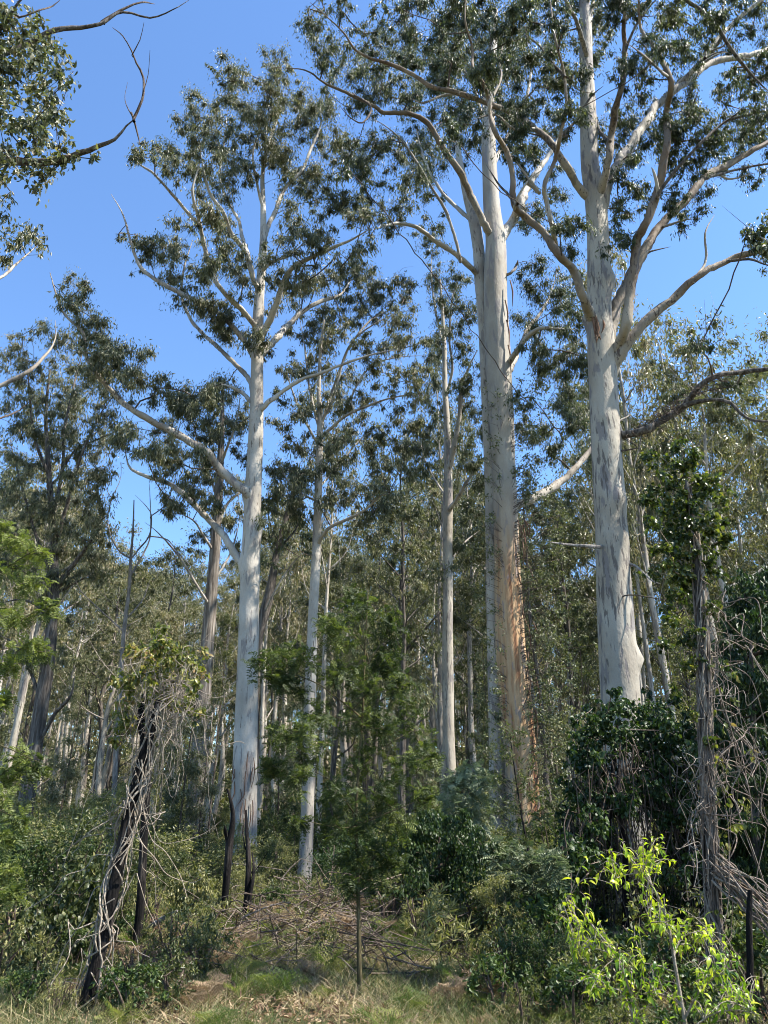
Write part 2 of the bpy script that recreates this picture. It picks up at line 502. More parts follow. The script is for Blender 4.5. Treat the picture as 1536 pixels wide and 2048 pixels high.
# ------------------------------------------------------------------ ground
def build_ground():
    g = Geo()
    xs = np.sinh(np.linspace(-4.6, 4.6, 181)) / np.sinh(4.6) * 420
    ys = np.concatenate([np.linspace(-60, 2, 20)[:-1], np.linspace(2, 40, 170)[:-1], 40 + (np.linspace(0, 1, 70) ** 2) * 600])
    X, Y = np.meshgrid(xs, ys, indexing='ij')
    Z = ground(X, np.clip(Y, 0, 160)) + .05 * np.sin(X * 3.1 + Y * 1.3) * np.sin(Y * 2.7 - X) * np.exp(-((Y - 12) / 14) ** 2)
    V = np.stack([X, Y, Z], -1).reshape(-1, 3)
    nx, ny = len(xs), len(ys)
    i = np.arange(nx - 1)[:, None] * ny; j = np.arange(ny - 1)[None, :]
    Q = np.stack([i + j, i + ny + j, i + ny + j + 1, i + j + 1], -1).reshape(-1, 4)
    g.add(V, Q)
    tag(g.build('ground', [GROUND]), kind='structure')
build_ground()

# ------------------------------------------------------------------ trees read off the photograph
def bark_rough(seed, amp=.035, knots=(), flare=.5, base=None, zf=1.2):
    r_ = np.random.default_rng(seed)
    ks = [(r_.integers(1, 5), r_.uniform(.25, 1.6), r_.uniform(0, 6.28), r_.uniform(.4, 1)) for _ in range(9)]
    def f(rr, th, P, R):
        z = P[:, 2][:, None]; t = th[None, :]
        d = 0
        for a, k, p, w in ks:
            d = d + w * np.sin(a * t + k * z * 1.4 + p)
        rr = rr * (1 + amp * d / 2)
        if base is not None:
            h = np.clip(z - base, 0, None)
            rr = rr * (1 + flare * np.exp(-h / .5) * (1 + .25 * np.sin(5 * t + 1)))
        for kz, ka, kh, kr in knots:
            dt = np.angle(np.exp(1j * (t - ka)))
            rr = rr + kh * np.exp(-((z - kz) / kr) ** 2 - (dt * R[:, None] / kr) ** 2)
        return rr
    return f

class PhotoTree:
    def __init__(s, name, label, cat, Y, base_px, seed, group=None):
        s.rng = np.random.default_rng(seed); s.Y = Y; s.sk = Skel(s.rng)
        bx = at(base_px, 1700, Y)[0]
        s.base = np.array([bx, Y, float(ground(bx, Y)) - .05])
        s.root = empty(name, s.base, label, cat, group)
        s.seed = seed; s.limbs = []
    def trunk(s, pts, material, name='trunk', dy=(0, 0), step=.16, sides=26, knots=(), amp=.035, ground_it=True, flare=.45, parent_near=False, fixed=True):
        """pts: (px, py, width px) from the ground up."""
        k = len(pts); P = []; R = []
        for i, (px, py, w) in enumerate(pts):
            Y = s.Y + dy[0] + (dy[1] - dy[0]) * i / max(1, k - 1)
            P.append(at(px, py, Y)); R.append(w / 2 * m_per_px(py, Y))
        P = np.array(P); R = np.array(R)
        if ground_it:
            g0 = P[0].copy(); g0[2] = float(ground(g0[0], g0[1])) - .15
            keep = P[:, 2] > g0[2] + .3
            P = np.vstack([g0, P[keep]]); R = np.concatenate([[R[0]], R[keep]])
        P, R = smooth_path(P, R, step)
        g = Geo()
        kn = []
        for (px, py, ang, h, r) in knots:
            zz = at(px, py, s.Y)[2]; kn.append((zz, ang, h, r))
        tube(g, P, R, sides, rfun=bark_rough(s.seed, amp, kn, flare, P[0][2] if ground_it else None))
        o = g.build(name, [material], s.root, s.base)
        sub = slice(None, None, 3)
        s.sk.path(P[sub], R[sub])
        return o
    def limb(s, pts, w0, w1, dy, material, sides=12, step=.14, dy0=0.0, amp=.09, label=None, name='limb'):
        k = len(pts); P = []; R = []
        for i, (px, py) in enumerate(pts):
            u = i / max(1, k - 1)
            Y = s.Y + dy0 + (dy - dy0) * (u ** .8) + (s.rng.normal() * .12 if 0 < i else 0)
            P.append(at(px, py, Y)); R.append((w0 + (w1 - w0) * u) / 2 * m_per_px(py, Y))
        P = np.array(P); d = P[1] - P[0]
        if s.sk.P and name == 'limb':
            q = s.sk.P[s.sk.nearest(P[0])]; p0 = P[0].copy(); ln = min(.8, R[0] * 3.0)
            pb = q - unit(d) * np.array([.35, .35, 1]) * ln * .9
            P[0] = (p0 * 2 + q) / 3
            P = np.vstack([pb, P]); R = [R[0] * .75] + list(R)
        P, R = smooth_path(P, R, step)
        wv = np.cumsum(s.rng.normal(size=P.shape), axis=0); wv = wv - np.linspace(0, 1, len(P))[:, None] * wv[-1]
        P = P + wv * (R[:, None] * .10)
        P[2:] = P[2:] + s.rng.normal(size=P[2:].shape) * (R[2:, None] * .07)
        R = R * (1 + .06 * np.sin(np.arange(len(R)) * .9 + s.rng.uniform(0, 6)) + s.rng.normal(size=len(R)) * .03)
        h = max(1, int(len(R) * .12)); R[:h] *= 1 + .45 * (1 - np.linspace(0, 1, h)) ** 2
        q4 = max(2, int(len(R) * .3)); R[-q4:] = np.minimum(R[-q4:], np.linspace(R[-q4], max(.004, R[-1] * .3), q4))
        dl = np.concatenate([[0], np.cumsum(np.linalg.norm(np.diff(P, axis=0), axis=1))])
        g = Geo(); tube(g, P, R, sides, rfun=bark_rough(s.seed + k, amp), val=np.clip((dl - .5) / 2.2, 0, 1))
        o = g.build(name, [material], s.root, s.base)
        if label: o['label'] = label
        sub = slice(None, None, 2)
        par = s.sk.nearest(P[0]) if s.sk.P else -1
        s.sk.path(P[sub], R[sub], par)
        return o
    def crown(s, clumps, leafmat, twig=BARK_TWIG, L=.14, Wd=.034, dens=1.0, spread=1.2, sub=6, avoid=.2, tone=.42, near=False, droop=1.2, bare=0, rtip=.0075, back=0.0, name='crown', rsub=.52, grow_r=1.28, frond_n=0):
        rng = s.rng; g = Geo(); tg = []; info = []
        A = np.array(s.sk.P); apx = np.stack(proj(A), -1)
        thin = np.array([(f is None or f < avoid) for f in s.sk.fix])
        for c in clumps:
            px, py, r = c[:3]
            d = np.linalg.norm(apx - np.array([px, py]), axis=1) + (~thin) * 120
            i = int(np.argmin(d))
            Yc = A[i][1] + back + rng.normal() * spread * (.4 + min(1, d[i] / 90)) if len(c) < 4 else s.Y + c[3]
            C = at(px, py, Yc); Rm = r * m_per_px(py, Yc) * grow_r
            tn = tone + rng.normal() * .10
            ns = max(3, int((sub + 3) * rng.uniform(.7, 1.35)))
            for _ in range(ns):
                v = np.clip(rng.normal(size=3) * .5, -.95, .95)
                q = C + v * Rm * np.array([1, 1.1, .85])
                tg.append(q); info.append((Rm * rsub * rng.uniform(.6, 1.35), tn))
        s.sk.grow(tg, step=.3, avoid=avoid)
        for q, (r, tn) in zip(tg, info):
            n = int(dens * 1.35 * math.pi * r * r / (L * Wd * .5) * rng.uniform(.5, 1.4))
            if frond_n:
                for _ in range(frond_n):
                    frond(g, q + rng.normal(size=3) * r * .5, rng.normal(size=3) + [0, 0, -.1], L * rng.uniform(.7, 1.3), 7, Wd, rng, 1, float(np.clip(tn + rng.normal() * .2, 0, 1)))
                continue
            clump_leaves(g, q, r, max(n, 6), rng, L, Wd, 1, tn, near=near, droop=droop)
        for _ in range(bare):
            q = tg[rng.integers(len(tg))]
            e = q + np.array([rng.normal() * .35, rng.normal() * .3, rng.uniform(.3, 1.3)])
            m_ = (q + e) / 2 + rng.normal(size=3) * .12
            P, R = smooth_path([q, m_, e], [.008, .005, .002], .2)
            tube(g, P, R, 3, mat=0)
        s.sk.tubes(g, rtip=rtip, mat=0)
        return g.build(name, [twig, leafmat], s.root, s.base)

def in_poly(x, y, poly):
    c = False; j = len(poly) - 1
    for i in range(len(poly)):
        xi, yi = poly[i]; xj, yj = poly[j]
        if (yi > y) != (yj > y) and x < (xj - xi) * (y - yi) / (yj - yi) + xi: c = not c
        j = i
    return c

def fill(poly, spacing, r, rng, drop=.0):
    """Clumps spread by dart throwing inside a polygon of photograph pixels."""
    xs = [p[0] for p in poly]; ys = [p[1] for p in poly]; out = []
    for _ in range(6000):
        x = rng.uniform(min(xs), max(xs)); y = rng.uniform(min(ys), max(ys))
        if in_poly(x, y, poly) and all((x - a[0]) ** 2 + (y - a[1]) ** 2 > spacing ** 2 for a in out):
            out.append((x, y, r * rng.uniform(.75, 1.25)))
    return [o for o in out if rng.random() >= drop]

# ---- the tall white gum left of the middle
A = PhotoTree('gum_tree', 'tallest white-trunked gum, left of the middle, its crown fanning against the blue sky', 'tree', 20.0, 478, 11)
A.trunk([(482, 1800, 62), (484, 1760, 56), (487, 1650, 53), (489, 1550, 50), (492, 1450, 46), (495, 1350, 42), (498, 1250, 40), (500, 1150, 38), (504, 1050, 35), (507, 980, 33), (511, 880, 30), (513, 800, 27), (515, 720, 24), (516, 640, 22), (519, 590, 19), (523, 540, 17), (527, 475, 14), (526, 400, 10), (525, 350, 8), (533, 300, 7), (550, 250, 5), (565, 200, 3)], BARK_A, amp=.022, knots=[(515, 1060, 0, .06, .2), (490, 985, 3.1, .1, .25), (484, 1130, 3.1, .08, .25)])
AL = [
 ([(519, 590), (508, 560), (495, 510), (465, 470), (450, 430), (425, 395), (412, 360), (405, 325), (396, 280)], 12, 3, -2.5),
 ([(497, 515), (485, 475), (478, 440), (455, 400), (440, 350), (448, 290), (455, 220)], 8, 3, 2.0),
 ([(527, 478), (545, 430), (565, 380), (600, 345), (620, 300), (640, 250), (640, 205)], 10, 3, 2.2),
 ([(524, 545), (550, 520), (580, 510), (615, 480)], 8, 3, -2.6),
 ([(517, 690), (550, 610), (575, 545), (625, 512), (700, 480), (745, 455)], 14, 4, -3.2),
 ([(516, 715), (545, 680), (575, 650), (600, 628), (640, 605), (680, 590), (702, 560)], 15, 5, 3.0),
 ([(514, 832), (535, 805), (555, 790), (600, 762), (650, 742), (700, 722), (760, 705), (800, 700)], 11, 3, -1.5),
 ([(514, 660), (485, 620), (440, 575), (420, 530), (405, 465), (395, 425), (385, 380), (398, 330), (402, 290)], 12, 3, -3.8),
 ([(403, 460), (385, 435), (350, 395), (310, 350), (275, 325), (265, 300)], 8, 3, -3.6),
 ([(513, 735), (492, 690), (435, 625), (370, 590), (320, 565), (280, 535), (260, 480), (246, 430), (222, 388)], 13, 3, 1.2),
 ([(512, 800), (495, 750), (440, 695), (390, 645), (366, 590), (368, 540), (385, 480)], 11, 3, 3.6),
 ([(509, 995), (492, 982), (450, 945), (415, 905), (380, 880), (320, 850), (280, 825), (240, 795), (200, 750), (175, 715), (165, 665), (130, 630), (112, 590), (100, 545)], 19, 4, -1.5),
 ([(502, 1135), (478, 1118), (450, 1075), (425, 1045), (390, 1010), (365, 985), (330, 965), (285, 950), (258, 932), (250, 900)], 17, 5, 1.6),
 ([(512, 815), (490, 790), (465, 775), (442, 768)], 10, 5, .8),
 ([(526, 420), (515, 370), (505, 310), (520, 250), (512, 190)], 6, 2, -1.5),
]
_dy = {}
for i, (p, w0, w1, dy) in enumerate(AL):
    st = {1: -.8, 8: -2.4}.get(i, 0)
    A.limb(p, w0, w1, dy, BARK_ALIMB if i in (8, 9, 10, 11) else BARK_A, dy0=st)
Acl = [(455,140,26),(478,155,24),(545,120,22),(555,150,26),(460,180,28),(400,205,26),(385,240,28),(430,250,30),(470,230,28),(520,175,26),(550,200,34),(535,250,34),(590,190,30),(625,205,28),(655,235,28),(500,225,24),(515,295,30),(562,290,30),(612,270,32),(665,290,30),(690,330,28),(595,330,30),(445,300,34),(405,300,28),(300,298,26),(275,305,20),(335,310,24),(350,335,24),(382,350,26),(432,355,34),(455,380,26),(482,340,26),(560,340,30),(622,345,28),(650,390,26),(600,400,30),(612,440,30),(642,460,30),(570,482,26),(560,505,22),(690,400,26),(715,420,24),(415,440,28),(430,480,28),(445,520,32),(472,535,26),(485,560,24),(400,410,22),(272,480,18),(298,490,24),(330,500,26),(358,505,22),(283,530,18),(345,550,22),(400,545,24),(420,610,30),(385,590,26),(432,640,30),(470,645,28),(500,680,24),(528,700,20),(545,560,24),(555,605,22),(600,560,26),(640,560,24),(690,520,24),(722,495,22),(520,590,16),(455,460,22),(700,560,20),(590,460,22),(620,500,22),(360,455,18),(240,470,10),
 (148,580,24),(140,605,20),(172,650,24),(200,680,34),(232,705,32),(262,740,32),(300,762,32),(342,800,28),(380,805,30),(412,780,32),(432,830,34),(372,830,22),(190,720,26),(215,760,22),
 (258,860,26),(242,880,20),(300,892,30),(340,905,32),(372,930,30),(280,905,18),(352,1000,26),(398,1000,22),(330,935,22),(385,965,24)]
A.crown(Acl, LEAF_GUM, dens=1.0, L=.15, Wd=.030, bare=40, avoid=.16, sub=6)

g = Geo()
for _ in range(22):      # shed ribbons clinging to the foot
    py = A.rng.uniform(1500, 1700); u = A.rng.uniform(-.85, .85); p0 = at(488 + u * 27, py, 20 - .36 * math.sqrt(1 - u * u)); ln = A.rng.uniform(.3, .8)
    tube(g, *smooth_path([p0, p0 + [A.rng.normal() * .02, -.02, -ln * .5], p0 + [A.rng.normal() * .04, -.03, -ln]], [.010, .015, .004], .15), sides=4)
tag(g.build('peeling_bark', [STRIP], A.root, A.base), kind='stuff')

# ---- the smaller gum right of it
B = PhotoTree('gum_tree', 'slender pale gum with a dark knot hole, next right of the tallest white gum', 'tree', 21.3, 610, 12)
B.trunk([(606, 1800, 31), (609, 1740, 28), (612, 1700, 27), (617, 1550, 25), (620, 1400, 23), (625, 1250, 20), (632, 1120, 18), (636, 1000, 16), (639, 900, 14), (640, 840, 11), (638, 780, 8), (641, 700, 6), (648, 640, 4)], BARK_A, amp=.02, flare=.2, knots=[(633, 1110, -1.6, .05, .12)])
for p, w0, w1, dy in [
 ([(636, 1085), (655, 1058), (690, 1040), (730, 1020), (760, 992), (792, 985)], 9, 3, -2.0),
 ([(640, 862), (660, 800), (680, 740), (700, 690), (740, 640), (780, 620), (825, 602)], 7, 2, 2.0),
 ([(640, 900), (600, 820), (585, 780), (570, 735)], 5, 2, -1.5),
 ([(640, 880), (690, 832), (740, 810), (800, 792), (862, 790)], 7, 2, -2.2),
 ([(639, 850), (668, 790), (692, 705), (730, 660), (800, 622)], 6, 2, -.8),
 ([(638, 975), (680, 930), (720, 880), (768, 850)], 5, 2, 1.8),
 ([(639, 865), (620, 780), (610, 700), (600, 640)], 6, 2, 1.4),
 ([(635, 1000), (600, 985), (575, 960), (560, 930)], 5, 2, -1.0),
 ([(700, 780), (740, 735), (790, 715), (852, 711)], 4, 1.5, -1.4)]:
    B.limb(p, w0, w1, dy, BARK_ALIMB, dy0=-1.0 if p[0] == (700, 780) else 0, sides=8)
B.crown(fill([(575, 570), (700, 530), (840, 590), (850, 760), (790, 1020), (570, 1060), (575, 700)], 46, 24, B.rng, .2) + [(700,545,26),(728,560,22),(690,600,30),(642,620,28),(602,660,26),(660,680,28),(720,640,26),(760,600,24),(800,560,20),(812,590,18),(790,640,22),(740,700,28),(682,740,30),(622,740,28),(592,720,24),(650,800,24),(700,790,28),(770,750,24),(820,740,22),(842,770,20),(800,690,22),(600,820,18),(722,850,22),(582,950,30),(622,960,32),(560,1000,28),(560,940,24),(700,930,28),(742,900,24),(682,980,24),(740,980,26),(780,1000,22),(765,940,22),(830,900,22),(602,1010,22),(545,1040,22),(660,900,22),(700,1000,20),(760,870,18),(640,1000,20)],
 LEAF_GUM, dens=.9, L=.14, Wd=.029, avoid=.12, bare=20, sub=5)

# ---- the twin-stemmed gum with orange bark, right of the middle
C = PhotoTree('gum_tree', 'twin-stemmed gum right of the middle, one stem shedding bark down to orange wood', 'tree', 22.0, 1048, 13)
C.trunk([(1050, 1780, 74), (1049, 1700, 68), (1046, 1600, 66), (1040, 1500, 64), (1031, 1400, 62), (1022, 1300, 60), (1017, 1200, 55), (1014, 1100, 50), (1010, 1000, 48), (1006, 900, 48), (1001, 800, 50), (996, 700, 49), (992, 620, 47), (991, 540, 45), (991, 480, 40), (984, 420, 34), (979, 340, 30), (977, 250, 27), (978, 180, 22), (985, 100, 17), (990, 20, 12)], BARK_C, amp=.03)
C.trunk([(1000, 1780, 36), (996, 1600, 34), (993, 1400, 33), (990, 1250, 33), (987, 1100, 31), (984, 950, 31), (980, 850, 31), (975, 720, 30), (969, 620, 29), (962, 560, 26), (957, 500, 23), (948, 440, 23), (936, 395, 20), (925, 350, 14), (915, 290, 10), (918, 230, 6)], BARK_A, dy=(.5, .5), amp=.03)
for p, w0, w1, dy, d0, bm in [
 ([(1000, 480), (1018, 452), (1038, 415), (1053, 380), (1073, 345), (1090, 322), (1112, 290), (1125, 250)], 24, 8, 1.5, 0, BARK_A),
 ([(988, 480), (968, 450), (938, 380), (918, 340), (888, 300), (858, 250), (823, 230), (768, 228), (750, 215), (700, 190), (660, 172), (640, 160), (610, 140), (545, 134)], 19, 3, -4.5, 0, BARK_LIMB),
 ([(958, 552), (913, 510), (873, 485), (833, 455), (798, 447), (768, 452), (745, 460)], 14, 6, -2.0, .5, BARK_A),
 ([(920, 514), (893, 430), (858, 370), (813, 295), (775, 255), (740, 235)], 8, 3, -2.5, -.6, BARK_ALIMB),
 ([(942, 442), (898, 402), (868, 360), (845, 310), (830, 250)], 10, 4, 2.5, .5, BARK_A),
 ([(1020, 728), (1032, 705), (1050, 680), (1068, 662), (1092, 655), (1150, 660)], 15, 8, -2.0, 0, BARK_A),
 ([(1022, 745), (1040, 690), (1058, 655), (1090, 610), (1110, 560)], 14, 5, 2.5, 0, BARK_ALIMB),
 ([(1018, 1020), (1068, 995), (1118, 965), (1148, 938), (1178, 905), (1215, 860), (1260, 830)], 22, 10, 2.0, 0, BARK_ALIMB),
 ([(982, 280), (960, 220), (940, 160), (900, 110), (870, 50)], 10, 3, 3.0, 0, BARK_ALIMB),
 ([(984, 330), (1020, 260), (1050, 200), (1060, 130), (1050, 60)], 12, 4, 3.0, 0, BARK_ALIMB),
 ([(1010, 552), (1022, 546), (1034, 530), (1036, 520)], 8, 6, -.4, 0, DEADW),
 ([(760, 226), (725, 245), (700, 235), (678, 210)], 5, 2, -4.6, -4.0, BARK_TWIG)]:
    C.limb(p, w0 * .85, w1 * .7, dy, bm, dy0=d0)
rc = np.random.default_rng(31)
Ccl = [(650,115,20),(690,125,26),(730,140,28),(770,150,30),(810,110,26),(660,165,16),(720,210,30),(760,190,26),(820,200,30),(740,280,30),(790,300,32),(850,290,28),(720,330,30),(760,370,34),(810,400,36),(850,400,30),(790,440,24),(740,440,26),(700,350,22),(900,230,28),(860,160,32),(920,180,30),(960,100,34),(900,90,32),(1000,160,30),(1030,220,30),(950,260,28),(1010,330,26),(990,370,26),(1060,300,28),(1100,240,26),(860,340,28),(720,400,24),(700,300,22),(830,340,24),(870,440,22),
 (1080,420,28),(1060,440,24),(1110,380,26),(1070,560,34),(1110,600,34),(1100,660,36),(1130,700,36),(1090,740,34),(1060,790,30),(1130,780,34),(1150,830,30),(1100,850,30),(1140,560,30),(1050,640,26),(1150,640,28),(1080,690,30),(1150,740,26),(1060,860,26),(1100,900,26)]
Ccl += fill([(620, 100), (700, 90), (830, 60), (1100, 20), (1120, 260), (1000, 330), (880, 420), (720, 440), (690, 330), (740, 260)], 52, 28, rc, .3)
Ccl = [c for c in Ccl if not (abs(c[0] - 982) < 36 and 170 < c[1] < 440)]
C.crown(Ccl, LEAF_GREEN, dens=.85, back=.6, L=.14, Wd=.030, avoid=.17, bare=20, sub=6, tone=.36)
# young leafy shoots growing straight from the trunk
g = Geo()
for _ in range(420):
    py = 760 + 900 * C.rng.random() ** .8
    i = (py - 540) / 1240
    cx = 1000 + 42 * i; s_ = C.rng.choice([-1, 1], p=[.33, .67])
    off = (C.rng.uniform(0, 34) + abs(C.rng.normal()) * 28 * (s_ > 0)) * s_ + (12 if s_ > 0 else -12)
    q = at(cx + off * (1 + .6 * (py > 1000)), py, 22.0 + C.rng.uniform(-.95, .1))
    p0 = at(cx + 10 * s_, py + 25, 21.7)
    tube(g, *smooth_path([p0, (p0 + q) / 2 + C.rng.normal(size=3) * .06, q], [.009, .006, .003], .3), sides=3, mat=0)
    clump_leaves(g, q, C.rng.uniform(.14, .34), int(C.rng.uniform(16, 42)), C.rng, .085, .045, 1, .55, droop=.4)
g.build('leafy_shoots', [BARK_TWIG, LEAF_GREEN], C.root, C.base)
g = Geo()
for _ in range(22):
    py = C.rng.uniform(1030, 1560); px = 1022 + 42 * (py - 1030) / 530 * .6 + C.rng.uniform(8, 34)
    p0 = at(px, py, 21.3 + C.rng.uniform(0, .35)); ln = C.rng.uniform(.25, 1.1)
    P, R = smooth_path([p0, p0 + [C.rng.normal() * .06, -.07, -ln * .5], p0 + [C.rng.normal() * .14, C.rng.normal() * .05 - .05, -ln]], [.016, .022, .006], .12)
    tube(g, P, R, 4)
for px, py in [(1010, 600), (1013, 640), (1016, 690), (1020, 560)]:
    p0 = at(px, py, 21.6); tube(g, *smooth_path([p0, p0 + [.05, -.05, -.5], p0 + [.02, 0, -1.1]], [.02, .03, .008], .15), sides=4)
tag(g.build('peeling_bark', [STRIP], C.root, C.base), kind='stuff')

# ---- the big mottled gum on the right
D = PhotoTree('gum_tree', 'thick mottled gum on the right with heavy spreading limbs and swollen knots on its trunk', 'tree', 16.0, 1262, 14)
D.trunk([(1268, 1835, 92), (1262, 1700, 86), (1255, 1600, 82), (1248, 1500, 79), (1241, 1400, 76), (1235, 1300, 73), (1230, 1200, 69), (1222, 1050, 62), (1212, 900, 59), (1208, 800, 57), (1203, 700, 55), (1199, 640, 51), (1198, 560, 46), (1196, 470, 43), (1190, 390, 41), (1180, 330, 35), (1177, 250, 32), (1175, 180, 28), (1172, 120, 26), (1172, 60, 22), (1168, 0, 20), (1160, -60, 16), (1155, -150, 11), (1158, -250, 6)], BARK_D, amp=.022,
 knots=[(1205, 845, -1.9, .06, .10), (1225, 1005, -1.2, .11, .22), (1275, 1318, 0.0, .16, .20), (1218, 560, 0.1, .13, .3), (1240, 868, .1, .12, .16), (1180, 205, -2, .05, .12), (1195, 400, .2, .12, .25), (1190, 640, 3.1, .12, .2), (1215, 1080, -1.0, .04, .3)])
DL = [
 ([(1195, 650), (1180, 625), (1168, 595), (1148, 540), (1118, 505), (1088, 465), (1048, 430), (1030, 412), (1025, 350), (1013, 300), (988, 260), (978, 200), (963, 160), (946, 140), (945, 100), (930, 40), (935, -30)], 24, 6, -3.5, 0, BARK_LIMB),
 ([(1118, 505), (1105, 450), (1092, 400), (1090, 370), (1110, 320), (1120, 270), (1132, 215), (1128, 150), (1110, 80), (1100, 0), (1095, -60)], 13, 5, -3.8, -1.1, BARK_LIMB),
 ([(1183, 395), (1160, 375), (1128, 320), (1098, 280), (1068, 255), (1018, 225), (983, 212), (913, 185), (868, 175), (828, 150), (788, 132), (740, 118), (708, 98), (690, 70), (650, 30), (620, 5)], 19, 4, -1.8, 0, BARK_LIMB),
 ([(1196, 405), (1213, 320), (1218, 280), (1228, 225), (1240, 180), (1250, 100), (1248, 50), (1255, -20), (1250, -90)], 21, 8, -2.5, 0, BARK_LIMB),
 ([(1202, 410), (1223, 345), (1263, 280), (1290, 240), (1308, 215), (1368, 170), (1418, 130), (1468, 120), (1536, 100), (1610, 65), (1690, 50)], 25, 10, 2.2, 0, BARK_D),
 ([(1338, 195), (1365, 165), (1400, 130), (1453, 65), (1493, 25), (1540, -15), (1590, -70)], 15, 8, .5, 1.1, BARK_D),
 ([(1212, 705), (1230, 620), (1258, 560), (1273, 530), (1293, 495), (1323, 455), (1368, 410), (1413, 355), (1468, 325), (1518, 295), (1570, 270), (1650, 240)], 30, 12, 1.4, 0, BARK_LIMB),
 ([(1222, 740), (1238, 695), (1252, 650), (1258, 575), (1268, 490), (1288, 450), (1313, 390), (1323, 350), (1333, 280), (1333, 225), (1343, 165), (1323, 115), (1308, 90), (1283, 55), (1278, -5), (1285, -70)], 28, 8, -3.2, 0, BARK_LIMB),
 ([(1222, 745), (1240, 705), (1258, 675), (1298, 635), (1358, 585), (1393, 555), (1468, 520), (1536, 505), (1610, 500), (1700, 480)], 28, 12, -1.2, 0, BARK_LIMB),
 ([(1174, 130), (1165, 85), (1150, 40), (1130, 0), (1115, -60)], 13, 6, -1.5, 0, BARK_D),
 ([(1176, 130), (1182, 60), (1188, 0), (1198, -70)], 13, 7, 1.5, 0, BARK_D),
 ([(1320, 385), (1310, 350), (1303, 335), (1300, 375), (1316, 395)][:3], 9, 6, -2.1, -1.8, BARK_LIMB),
 ([(1310, 398), (1345, 350), (1400, 290), (1450, 245), (1500, 230), (1560, 215)], 9, 5, -2.6, -1.8, BARK_BROWN),
 ([(1413, 355), (1470, 340), (1536, 328), (1600, 330)], 7, 4, 1.2, .9, BARK_BROWN),
 ([(1415, 0), (1430, 50), (1458, 90), (1480, 120), (1505, 150), (1540, 185)], 9, 7, -1.8, -2.4, BARK_BROWN),
 ([(1200, 1094), (1180, 1092), (1148, 1090), (1124, 1087), (1100, 1084)], 9, 5, -1.2, -.1, DEADW),
 ([(1250, 1120), (1270, 1132), (1290, 1150), (1305, 1162), (1320, 1168)], 7, 3, -.6, -.1, DEADW),
 ([(1236, 1190), (1260, 1190), (1300, 1195), (1360, 1205)], 4, 2, -.8, -.3, BARK_TWIG),
 ([(1220, 905), (1255, 900), (1280, 896)], 5, 3, -.5, -.2, BARK_TWIG)]
for p, w0, w1, dy, d0, bm in DL:
    D.limb(p, w0 * .82, w1 * .7, dy, bm, dy0=d0, sides=14)
D.limb([(1230, 874), (1288, 860), (1318, 840), (1368, 810), (1398, 775), (1438, 750), (1493, 742), (1536, 737), (1600, 730)], 16, 8, -1.0, BARK_BROWN, label='dark rough limb wrapped in creeper')
D.limb([(1368, 810), (1418, 800), (1458, 805), (1493, 835), (1533, 842), (1580, 840)], 9, 4, -1.6, BARK_BROWN, dy0=-.6, label='bare drooping dead limb')
rd = np.random.default_rng(77)
Dcl = [(640,10,20),(680,20,22),(720,60,26),(760,30,30),(800,60,30),(780,0,30),(840,20,34),(880,60,34),(830,100,26),(920,40,34),(960,20,34),(1000,50,34),(1040,30,34),(1080,80,34),(1020,120,34),(970,130,32),(900,130,28),(1060,160,32),(1100,130,30),(1000,200,32),(1050,230,32),(1090,210,28),(1030,290,30),(985,310,30),(940,260,28),(900,280,24),(1060,330,26),(1100,30,28),(1140,80,24),(1130,160,24),(1140,230,22),(1080,-20,34),(1000,-20,34),(900,-20,34),(1200,30,26),(1230,10,28),(1210,90,26),(1250,140,28),(1280,20,32),(1320,50,32),(1290,110,32),(1360,10,34),(1350,90,28),(1270,190,28),(1240,220,26),(1270,250,32),(1300,290,32),(1260,300,28),(1340,260,28),(1370,220,28),(1390,250,28),(1350,330,26),(1400,300,24),(1420,60,28),(1400,110,24),(1440,0,30),(1500,-10,30),(1450,180,24),(1490,200,24),(1520,160,26),(1530,60,26),(1480,70,22),(1530,240,30),(1500,270,28),(1460,300,26),(1440,350,26),(1380,370,26),(1340,400,24),(1500,350,20),(1250,360,30),(1230,430,28),(1280,400,28),(1140,440,30),(1150,490,28),(1240,480,26),(1380,430,22),(1160,-60,34),(1250,-80,34),(1350,-80,34),(1080,-100,34),(1450,-100,34),(1600,20,40),(1600,120,40),(1640,220,40),(1620,-60,40),(1560,300,26),(1600,350,30),(1680,120,40),
 (1520,475,26),(1545,510,28),(1590,470,32),(1640,450,36),(1400,690,24),(1470,760,16),(1350,790,16)]
Dcl += fill([(610, 0), (1536, 0), (1536, 300), (1420, 330), (1200, 300), (1000, 340), (860, 300), (760, 120), (620, 60)], 58, 27, rd, .36)
Dcl = [c for c in Dcl if not (abs(c[0] - 985) < 34 and 200 < c[1] < 440)]
D.crown(Dcl, LEAF_GREEN, dens=1.0, back=.8, L=.13, Wd=.028, avoid=.13, bare=40, sub=6, spread=1.7, tone=.33)
for k_ in range(26):
    p_ = DL[k_ % 9][0]; u_ = D.rng.uniform(.25, .85); i_ = int(u_ * (len(p_) - 1)); a_ = p_[i_]; b2 = p_[i_ + 1]
    d_ = np.array([b2[0] - a_[0], b2[1] - a_[1]], float); d_ /= np.linalg.norm(d_) + 1e-6
    sg_ = D.rng.choice([-1, 1]); e_ = d_ * .75 + np.array([-d_[1], d_[0]]) * sg_ * .7 + [0, -.35]; e_ /= np.linalg.norm(e_); ln_ = D.rng.uniform(60, 150)
    dy_ = DL[k_ % 9][3] * u_ ** .8
    q_ = [tuple(np.array(a_) + e_ * ln_ * t + D.rng.normal(size=2) * 7 * (t > 0)) for t in (0, .33, .66, 1)]
    D.limb(q_, 7, 2, dy_ + D.rng.normal() * .8, BARK_BROWN if k_ % 2 else BARK_LIMB, dy0=dy_, sides=7)
g = Geo()
